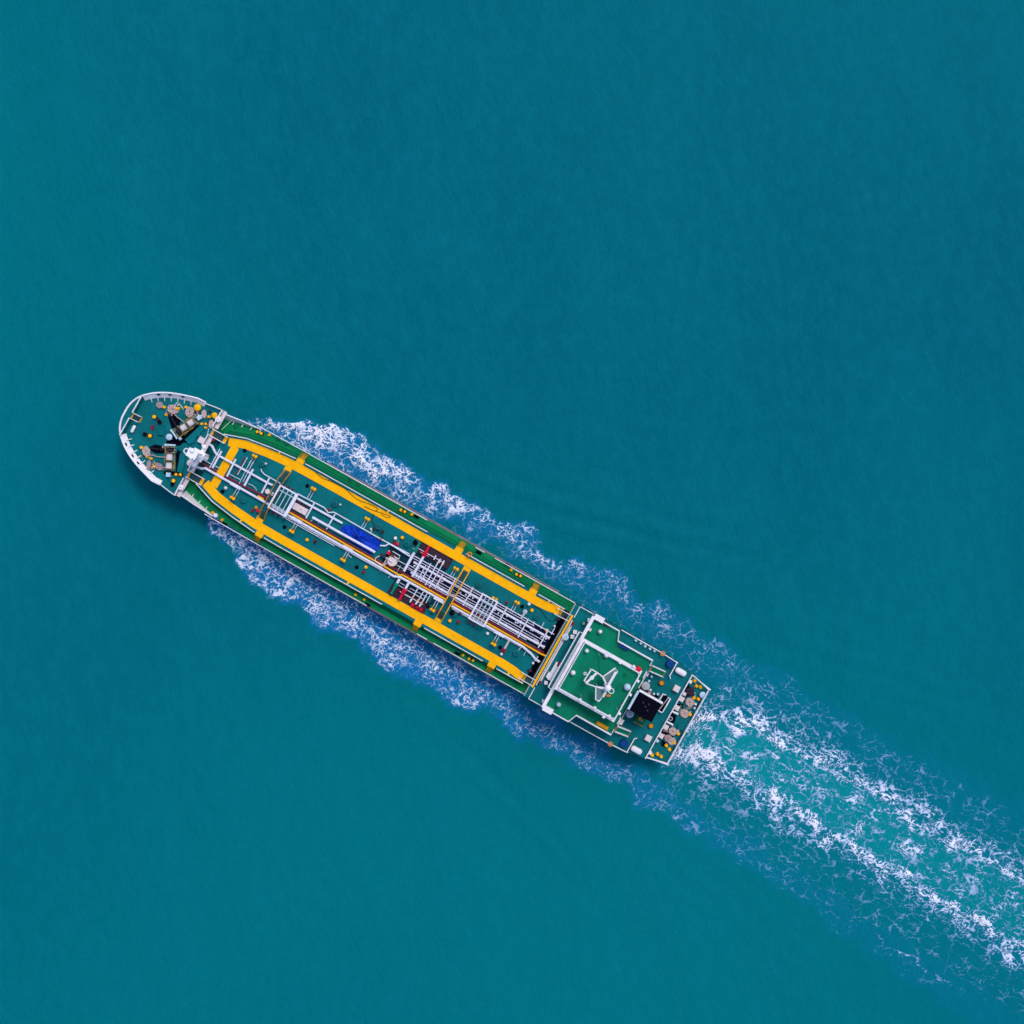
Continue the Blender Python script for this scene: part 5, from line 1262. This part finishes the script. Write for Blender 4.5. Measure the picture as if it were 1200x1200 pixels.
# ------------------------------------------------------------------ sea
def perlin(x, y, seed):
    r = np.random.default_rng(seed)
    perm = r.permutation(1024); ang = r.uniform(0, 2 * np.pi, 1024); gx, gy = np.cos(ang), np.sin(ang)
    xi, yi = np.floor(x).astype(int), np.floor(y).astype(int); xf_, yf_ = x - xi, y - yi
    u, v = xf_ ** 3 * (xf_ * (xf_ * 6 - 15) + 10), yf_ ** 3 * (yf_ * (yf_ * 6 - 15) + 10)
    def g(i, j, a, b):
        h = perm[(perm[i & 1023] + j) & 1023]
        return gx[h] * a + gy[h] * b
    n00, n10 = g(xi, yi, xf_, yf_), g(xi + 1, yi, xf_ - 1, yf_)
    n01, n11 = g(xi, yi + 1, xf_, yf_ - 1), g(xi + 1, yi + 1, xf_ - 1, yf_ - 1)
    return (n00 + u * (n10 - n00)) * (1 - v) + (n01 + u * (n11 - n01)) * v
def fbm(x, y, seed, octs=4, gain=.5):
    s_, a = 0, 1.0
    for o in range(octs):
        s_ = s_ + a * perlin(x * 2 ** o + 17.3 * o, y * 2 ** o - 9.1 * o, seed + o); a *= gain
    return s_
def worley(x, y, seed):
    r = np.random.default_rng(seed); N = 512
    jx_, jy_ = r.random((N, N)), r.random((N, N))
    xi, yi = np.floor(x).astype(int), np.floor(y).astype(int)
    f1 = np.full(x.shape, 9.0); f2 = np.full(x.shape, 9.0)
    for a in (-1, 0, 1):
        for b in (-1, 0, 1):
            cx_, cy_ = xi + a, yi + b
            dd = np.hypot(cx_ + jx_[cx_ % N, cy_ % N] - x, cy_ + jy_[cx_ % N, cy_ % N] - y)
            m_ = dd < f1
            f2 = np.where(m_, f1, np.minimum(f2, dd)); f1 = np.where(m_, dd, f1)
    return f1, f2
K0 = K(0)
def w2dn(wx, wy):               # world metres at sea level -> d, n in photo pixels
    px, py = wx / K0 + 600, -wy / K0 + 600
    return px * CA + py * SA, -px * SA + py * CA
CN0 = cn(0.0)
SB = np.array([(468, 286), (490, 281), (505, 280), (520, 276), (540, 262), (555, 253), (580, 247), (603, 238), (631, 242), (656, 251), (685, 241), (711, 246), (743, 242), (777, 240), (810, 239), (835, 233), (871, 245), (913, 238), (953, 229), (991, 235), (1038, 238), (1088, 244), (1144, 242), (1197, 236), (1280, 240), (1380, 236), (1500, 226), (1620, 220)])
SI = np.array([(468, 292), (505, 288), (640, 286), (707, 280), (794, 271), (886, 271), (952, 268), (1100, 285), (1200, 290), (1620, 290)])
PB = np.array([(495, 405), (522, 416), (549, 431), (586, 448), (612, 458), (643, 453), (673, 459), (708, 457), (740, 461), (786, 461), (819, 455), (867, 462), (900, 447), (932, 457), (985, 453), (1016, 459), (1051, 454), (1102, 453), (1174, 459), (1288, 458), (1420, 474), (1620, 500)])
PI_ = np.array([(495, 398), (760, 402), (900, 412), (1050, 420), (1150, 425), (1620, 450)])
def px_dn(L): return np.array([(x * CA + y * SA, -x * SA + y * CA) for x, y in L])
ARM_S = px_dn([(806, 849), (822, 843), (850, 843), (880, 848), (905, 862), (925, 876), (960, 892), (1000, 915), (1025, 932), (1050, 942), (1075, 965), (1110, 988), (1150, 1004), (1200, 1030), (1300, 1085)])
ARM_P = px_dn([(788, 866), (805, 878), (830, 890), (870, 912), (910, 935), (950, 963), (990, 985), (1030, 1010), (1080, 1040), (1120, 1066), (1160, 1088), (1200, 1113), (1300, 1175)])
ARM_M = px_dn([(815, 856), (840, 872), (870, 880), (900, 890), (930, 905), (960, 925), (985, 940), (1020, 955), (1050, 985), (1090, 1000), (1125, 1030), (1165, 1045), (1200, 1072), (1260, 1110)])
ARM_X = px_dn([(1008, 1055), (1022, 1078), (1040, 1105), (1080, 1130), (1130, 1160)])
def dist_poly(D, N, L):
    best = np.full(D.shape, 1e9); sd_ = np.zeros(D.shape)
    for (a, b), (c, d) in zip(L[:-1], L[1:]):
        vx, vy = c - a, d - b; q = np.clip(((D - a) * vx + (N - b) * vy) / (vx * vx + vy * vy), 0, 1)
        ex, ey = D - a - q * vx, N - b - q * vy; dd = np.hypot(ex, ey)
        m_ = dd < best; best = np.where(m_, dd, best); sd_ = np.where(m_, np.sign(ex * -vy + ey * vx) * dd, sd_)
    return best, sd_
def ss(x, a, b):
    t_ = np.clip((x - a) / (b - a), 0, 1); return t_ * t_ * (3 - 2 * t_)
def foam_density(D, N, wx, wy):
    # warped coordinates make the band edges billow
    bil = fbm(wx / 5.0, wy / 5.0, 40, 3)
    Nw = N + 16 * bil; Dw = D + 12 * fbm(wx / 5.0 + 31, wy / 5.0, 44, 2)
    so, si = np.interp(Dw, SB[:, 0], SB[:, 1]), np.interp(Dw, SI[:, 0], SI[:, 1])
    po, pi_ = np.interp(Dw, PB[:, 0], PB[:, 1]), np.interp(Dw, PI_[:, 0], PI_[:, 1])
    # starboard band, densest in a ridge
    inS = ss(Nw, so - 2, so + 7) * (1 - ss(Nw, si - 3, si + 14)) * (Dw > 466)
    fadeS = np.interp(D, [466, 500, 530, 620, 740, 860, 960, 1060, 1150, 1300, 1500, 1620], [.3, .5, 1.05, .98, .84, .70, .56, .46, .36, .26, .2, .15])
    ridge = np.exp(-((Nw - (so * .58 + si * .42)) / 11.0) ** 2)
    S = inS * fadeS * (.62 + .5 * ridge)
    S = S + (1 - ss(Nw, so - 1, so + 14)) * ss(Nw, so - 4, so + 2) * np.interp(D, [520, 540, 590, 640, 700], [0, .9, .9, .35, 0])   # bright leading crest
    # faint lace between the band and the hull
    S = np.maximum(S, .26 * ss(Nw, so, so + 9) * (Nw < CN0) * ss(D, 600, 700) * (1 - ss(D, 1060, 1140)))
    inP = (1 - ss(Nw, po - 7, po + 2)) * ss(Nw, pi_ - 8, pi_ + 4) * (Dw > 498)
    fadeP = np.interp(D, [498, 530, 640, 760, 860, 930, 1000, 1100, 1200, 1330, 1620], [.7, .95, .90, .82, .74, .62, .54, .46, .36, .26, .14])
    ridgeP = np.exp(-((Nw - (po * .55 + pi_ * .45)) / 16.0) ** 2)
    P_ = inP * fadeP * (.66 + .36 * ridgeP)
    P_ = P_ + ss(Nw, po - 10, po - 1) * (1 - ss(Nw, po, po + 3)) * np.interp(D, [500, 520, 600, 650], [.3, .55, .4, 0])
    # propeller wake arms
    T_ = np.zeros_like(S)
    wob = 14 * fbm(wx / 6.0, wy / 6.0, 60, 4)
    kn = fbm(wx / 4.5, wy / 4.5, 66, 3)
    for L, wi, wo_, amp, asym in ((ARM_S, 11, 40, 1.12, 1), (ARM_P, 13, 34, 1.18, -1), (ARM_M, 10, 14, .82, 1), (ARM_X, 3, 3, .6, 1)):
        b_, sdist = dist_poly(D, N + wob, L)
        out_ = (sdist * asym) < 0          # the outer flank is broader and broken
        wid = np.where(out_, wo_, wi)
        al = np.interp(D, [1090, 1115, 1160, 1200, 1300, 1450, 1600], [1.1, 1.15, 1.1, 1.02, .98, .94, .9])
        core = np.exp(-(b_ / wi) ** 2) * (.88 + .35 * kn); fl = np.exp(-(b_ / wid) ** 1.8) * .72
        T_ = np.maximum(T_, amp * al * np.maximum(core, fl) * (D > L[0][0] - 4))
    nS = np.interp(D, ARM_S[:, 0], ARM_S[:, 1]); nP = np.interp(D, ARM_P[:, 0], ARM_P[:, 1])
    inner = ss(N, nS - 4, nS + 6) * (1 - ss(N, nP - 6, nP + 4)) * (D > 1116)
    T_ = np.maximum(T_, inner * (.46 + .45 * kn))
    # scattered lace over the whole wake
    wide = ss(Nw, 236, 262) * (1 - ss(Nw, 440, 468)) * ss(D, 1095, 1150)
    T_ = np.maximum(T_, wide * np.interp(D, [1100, 1300, 1620], [.33, .31, .28]))
    patch = .9 + (.45 + .1 * ss(D, 1100, 1140)) * fbm(wx / 3.2, wy / 3.2, 70, 4)
    return np.maximum(np.maximum(S, P_), T_) * patch, inner, np.maximum(np.maximum(.85 * inS * fadeS, 1.3 * inP * fadeP), .3 * T_ * (1 - inner)) * (1 - .4 * ss(D, 1000, 1200))  # port wash weighted up, putting the hull's shade in as blue

# sea sheet: fine near the ship, coarse to the horizon; carries an 'aeration' value where the wake is full of bubbles
core_ax = np.arange(-96, 96.1, 1.2)
far = np.array([110, 140, 200, 320, 600, 1200, 2500, 5000, 12000.0])
ax = np.concatenate([-far[::-1], core_ax, far])
GX, GY = np.meshgrid(ax, ax, indexing='ij')
nA = len(ax)
idx = np.arange(nA * nA).reshape(nA, nA)
quads = np.stack([idx[:-1, :-1], idx[1:, :-1], idx[1:, 1:], idx[:-1, 1:]], -1).reshape(-1, 4)
def fast_mesh(name, V, Q):
    me = bpy.data.meshes.new(name)
    me.vertices.add(len(V)); me.vertices.foreach_set('co', np.ascontiguousarray(V, dtype=np.float32).ravel())
    me.loops.add(len(Q) * 4); me.loops.foreach_set('vertex_index', np.ascontiguousarray(Q, dtype=np.int32).ravel())
    me.polygons.add(len(Q)); me.polygons.foreach_set('loop_start', np.arange(0, len(Q) * 4, 4, dtype=np.int32))
    me.update(calc_edges=True); me.validate()
    me.shade_smooth()
    return me
Dg, Ng = w2dn(GX, GY)
def waves(D, N, wx, wy):
    h = 0
    jig = 10 * fbm(wx / 14.0, wy / 14.0, 81, 3)
    for sg in (1, -1):
        for dref, off, sl, lam, wid, d0, d1, amp in ((788, 128, .267, 26, 34, 700, 1200, .22), (900, 135, .30, 20, 30, 820, 1350, .15), (1110, 120, .25, 24, 30, 1060, 1500, .16), (640, 118, .22, 22, 24, 600, 1000, .12)):
            q = sg * (N - CN0) - off - sl * (D - dref) + jig
            env = np.exp(-(q / wid) ** 2) * ss(D, d0, d0 + 120) * (1 - ss(D, d1 - 150, d1))
            h = h + amp * env * np.sin(2 * np.pi * q / lam)
    sw = .10 * np.sin((wx * .94 + wy * .34) * 2 * np.pi / 17 + 2.5 * fbm(wx / 30, wy / 30, 83, 2)) * (.6 + fbm(wx / 40, wy / 40, 84, 2))
    return h + sw * (np.hypot(wx, wy) < 140)
sea_me = fast_mesh('water', np.stack([GX.ravel(), GY.ravel(), waves(Dg, Ng, GX, GY).ravel()], 1), quads)
nearm = (np.abs(GX) < 130) & (np.abs(GY) < 130)
dens_c, inner_c, wash_c = foam_density(Dg, Ng, GX, GY)
aer = np.where(nearm, np.clip(.55 * inner_c * np.interp(Dg, [1110, 1130, 1400, 1620], [0, 1, .75, .5]) + .12 * np.clip(dens_c, 0, 1), 0, 1), 0)
wash = np.where(nearm, np.clip(wash_c, 0, 1), 0)
aw_ = sea_me.attributes.new('wash', 'FLOAT', 'POINT'); aw_.data.foreach_set('value', wash.ravel().astype(np.float32))
at_ = sea_me.attributes.new('aeration', 'FLOAT', 'POINT'); at_.data.foreach_set('value', aer.ravel().astype(np.float32))
m = bpy.data.materials.new('sea_water'); m.use_nodes = True; t = m.node_tree; b = t.nodes['Principled BSDF']
L_ = t.links.new
tc = t.nodes.new('ShaderNodeTexCoord')
def noise(scale, detail=4, rough=.55, stretch=(1, 1, 1), rot=0.0, loc=(0, 0, 0)):
    mp = t.nodes.new('ShaderNodeMapping'); mp.inputs['Location'].default_value = loc; mp.inputs['Scale'].default_value = stretch; mp.inputs['Rotation'].default_value = (0, 0, rot)
    n = t.nodes.new('ShaderNodeTexNoise'); n.inputs['Scale'].default_value = scale; n.inputs['Detail'].default_value = detail; n.inputs['Roughness'].default_value = rough
    L_(tc.outputs['Object'], mp.inputs['Vector']); L_(mp.outputs['Vector'], n.inputs['Vector']); return n
def mixc(fac, a, b_):
    n = t.nodes.new('ShaderNodeMix'); n.data_type = 'RGBA'
    if isinstance(fac, float): n.inputs['Factor'].default_value = fac
    else: L_(fac, n.inputs['Factor'])
    for s_, k in ((a, 'A'), (b_, 'B')):
        if isinstance(s_, tuple): n.inputs[k].default_value = (*s_, 1)
        else: L_(s_, n.inputs[k])
    return n.outputs['Result']
def mrange(v, a, b_, c=0.0, d=1.0):
    n = t.nodes.new('ShaderNodeMapRange'); n.inputs['From Min'].default_value = a; n.inputs['From Max'].default_value = b_; n.inputs['To Min'].default_value = c; n.inputs['To Max'].default_value = d
    L_(v, n.inputs['Value']); return n.outputs['Result']
big = noise(.005, 2, .5)
mid = noise(.035, 4, .6, (1, .45, 1), .6)
fine = noise(.45, 5, .7, (1, .6, 1), 1.0)
SEA_A, SEA_B = (0.0004, 0.104, 0.153), (0.0004, 0.148, 0.172)
c1 = mixc(mrange(big.outputs['Fac'], .35, .65), SEA_A, SEA_B)
c2 = mixc(mrange(mid.outputs['Fac'], .40, .72, 0, .42), c1, (0.001, 0.148, 0.195))
c3 = mixc(mrange(fine.outputs['Fac'], .42, .75, 0, .42), c2, (0.002, 0.165, 0.225))  # lighter fine flecks paint in reflections off the ripples
an = t.nodes.new('ShaderNodeAttribute'); an.attribute_name = 'aeration'
aw = t.nodes.new('ShaderNodeAttribute'); aw.attribute_name = 'wash'
wn = noise(.8, 5, .7)
wf = t.nodes.new('ShaderNodeMath'); wf.operation = 'MULTIPLY'; L_(aw.outputs['Fac'], wf.inputs[0]); L_(mrange(wn.outputs['Fac'], .3, .65, .45, 1.0), wf.inputs[1])
c3 = mixc(wf.outputs[0], c3, (0.006, 0.140, 0.440))       # bubbly, bluer water under the broken foam; extra port blue paints hull shade
c4 = mixc(an.outputs['Fac'], c3, (0.004, 0.29, 0.33))
L_(c4, b.inputs['Base Color'])
b.inputs['Roughness'].default_value = .35
b.inputs['IOR'].default_value = 1.33
b.inputs['Specular IOR Level'].default_value = .01
h1, h2, h3 = noise(1.5, 5, .6, (1, .55, 1), .9), noise(.55, 4, .6, (1, .5, 1), .5), noise(.09, 3, .5, (1, .4, 1), .7)
def madd(a, k, c=None):
    n = t.nodes.new('ShaderNodeMath'); n.operation = 'MULTIPLY_ADD'; L_(a, n.inputs[0]); n.inputs[1].default_value = k
    if c is None: n.inputs[2].default_value = 0
    else: L_(c, n.inputs[2])
    return n.outputs[0]
hh = madd(h1.outputs['Fac'], .34, madd(h2.outputs['Fac'], .34, madd(h3.outputs['Fac'], 1.5)))
bp = t.nodes.new('ShaderNodeBump'); bp.inputs['Strength'].default_value = .55; bp.inputs['Distance'].default_value = 1.0
L_(hh, bp.inputs['Height']); L_(bp.outputs['Normal'], b.inputs['Normal'])
sea_me.materials.append(m)
sea = bpy.data.objects.new('water', sea_me); COL.objects.link(sea)
tag(sea, 'open teal sea with fine ripples', 'sea', kind='structure')

# ------------------------------------------------------------------ foam: a sheet cut to the lace itself
STEP = .12
u = np.arange(X(480, 0), X(1630, 0), STEP); v = np.arange(Y(515, 0), Y(200, 0), STEP)
U, V_ = np.meshgrid(u, v, indexing='ij')
WX, WY = OX + U * CA + V_ * SA, OY - U * SA + V_ * CA
keep = (np.abs(WX) < 95) & (np.abs(WY) < 95)
Df, Nf = w2dn(WX, WY)
dens, inner, _w = foam_density(Df, Nf, WX, WY)
dens = np.clip(dens, 0, 1.6) * keep
str_ = 1 + .5 * ss(Df, 1100, 1180)                    # lace is drawn out along the track in the wake
LX, LY = U / str_, V_ * (1 + .1 * ss(Df, 1100, 1180))
wx1 = LX + 1.0 * fbm(WX / 1.7, WY / 1.7, 5, 3, .45); wy1 = LY + 1.0 * fbm(WX / 1.7, WY / 1.7, 15, 3, .45)
def lace(scale, seed, width):
    f1, f2 = worley(wx1 / scale + 300, wy1 / scale + 300, seed)
    brk = np.clip(.85 + 1.1 * fbm(WX / (scale * 1.3), WY / (scale * 1.3), seed + 3, 2), .15, 1.7)
    return np.exp(-((f2 - f1) / (width * brk)) ** 2) * np.clip(brk * 1.4, 0, 1)
l1 = lace(1.9, 101, .085 + .03 * dens); l2 = lace(1.1, 202, .12 + .03 * dens); l3 = lace(.68, 303, .14 + .05 * dens)
rid = np.exp(-(fbm(wx1 / 1.35, wy1 / 1.35, 400, 3, .5) / .042) ** 2); rid2 = np.exp(-(fbm(wx1 / .8 + 9, wy1 / .8, 420, 2, .5) / .05) ** 2)
gate = fbm(WX / 1.6, WY / 1.6, 450, 3)
Fm = np.maximum.reduce([l1 * ss(dens, .06, .26) * .9, l2 * ss(dens + .6 * gate, .32, .7), l3 * ss(dens + .9 * gate, .72, 1.2), rid * ss(dens - .6 * gate, .18, .5), rid2 * ss(dens + .7 * gate, .5, .95)])
blot = fbm(WX / .45, WY / .45, 500, 4, .65)
Fm = Fm + ss(dens + .9 * blot + .7 * gate, 1.25, 1.8) * .5
Fm = ss(np.clip(Fm * (1 + .35 * blot), 0, 1), .15, .90) * np.clip(.08 + .80 * dens, 0, 1)
# keep foam outside the hull at the waterline
hwl = np.interp(U, [side(j, 0)[0] for j in range(len(OUT))], [side(j, 0)[1] for j in range(len(OUT))])
insd = (np.abs(V_) < hwl - .2) & (U > side(0, 0)[0]) & (U < XS - 2.5)
Fm[insd] = 0
crest = .35 * ss(dens, .7, 1.3)
Zf = .06 + waves(Df, Nf, WX, WY) + Fm * (.05 + .10 * ss(dens, .4, 1.2)) + crest * (.2 + .3 * (fbm(WX / 1.2, WY / 1.2, 600, 3) + .5).clip(0, 1)) * ss(Fm, .02, .2)
nu, nv = U.shape
idx = np.arange(nu * nv).reshape(nu, nv)
mx = np.maximum.reduce([Fm[:-1, :-1], Fm[1:, :-1], Fm[1:, 1:], Fm[:-1, 1:]])
sel = mx > .045
Q = np.stack([idx[:-1, :-1][sel], idx[1:, :-1][sel], idx[1:, 1:][sel], idx[:-1, 1:][sel]], -1)
used, inv = np.unique(Q.ravel(), return_inverse=True)
Vv = np.stack([WX.ravel()[used], WY.ravel()[used], Zf.ravel()[used]], 1)
fo_me = fast_mesh('wake_foam', Vv, inv.reshape(-1, 4))
fa = fo_me.attributes.new('foam', 'FLOAT', 'POINT'); fa.data.foreach_set('value', Fm.ravel()[used].astype(np.float32))
print('foam quads', len(Q))
m = bpy.data.materials.new('foam'); m.use_nodes = True; t = m.node_tree; b = t.nodes['Principled BSDF']
L_ = t.links.new
tc = t.nodes.new('ShaderNodeTexCoord')
b.inputs['Roughness'].default_value = .9; b.inputs['Specular IOR Level'].default_value = .1
an = t.nodes.new('ShaderNodeAttribute'); an.attribute_name = 'foam'
L_(mixc(mrange(an.outputs['Fac'], .12, .85), (0.06, 0.33, 0.66), (0.81, 0.81, 0.93)), b.inputs['Base Color'])
nf = noise(9.0, 3, .7)
al = t.nodes.new('ShaderNodeMath'); al.operation = 'MULTIPLY'
L_(mrange(an.outputs['Fac'], .03, .62), al.inputs[0]); L_(mrange(nf.outputs['Fac'], .2, .55, .7, 1.0), al.inputs[1])
L_(al.outputs[0], b.inputs['Alpha'])
fo_me.materials.append(m)
fo = bpy.data.objects.new('wake_foam', fo_me); COL.objects.link(fo)
tag(fo, 'white lacy foam of bow waves and propeller wake around the tanker', 'foam', kind='stuff')
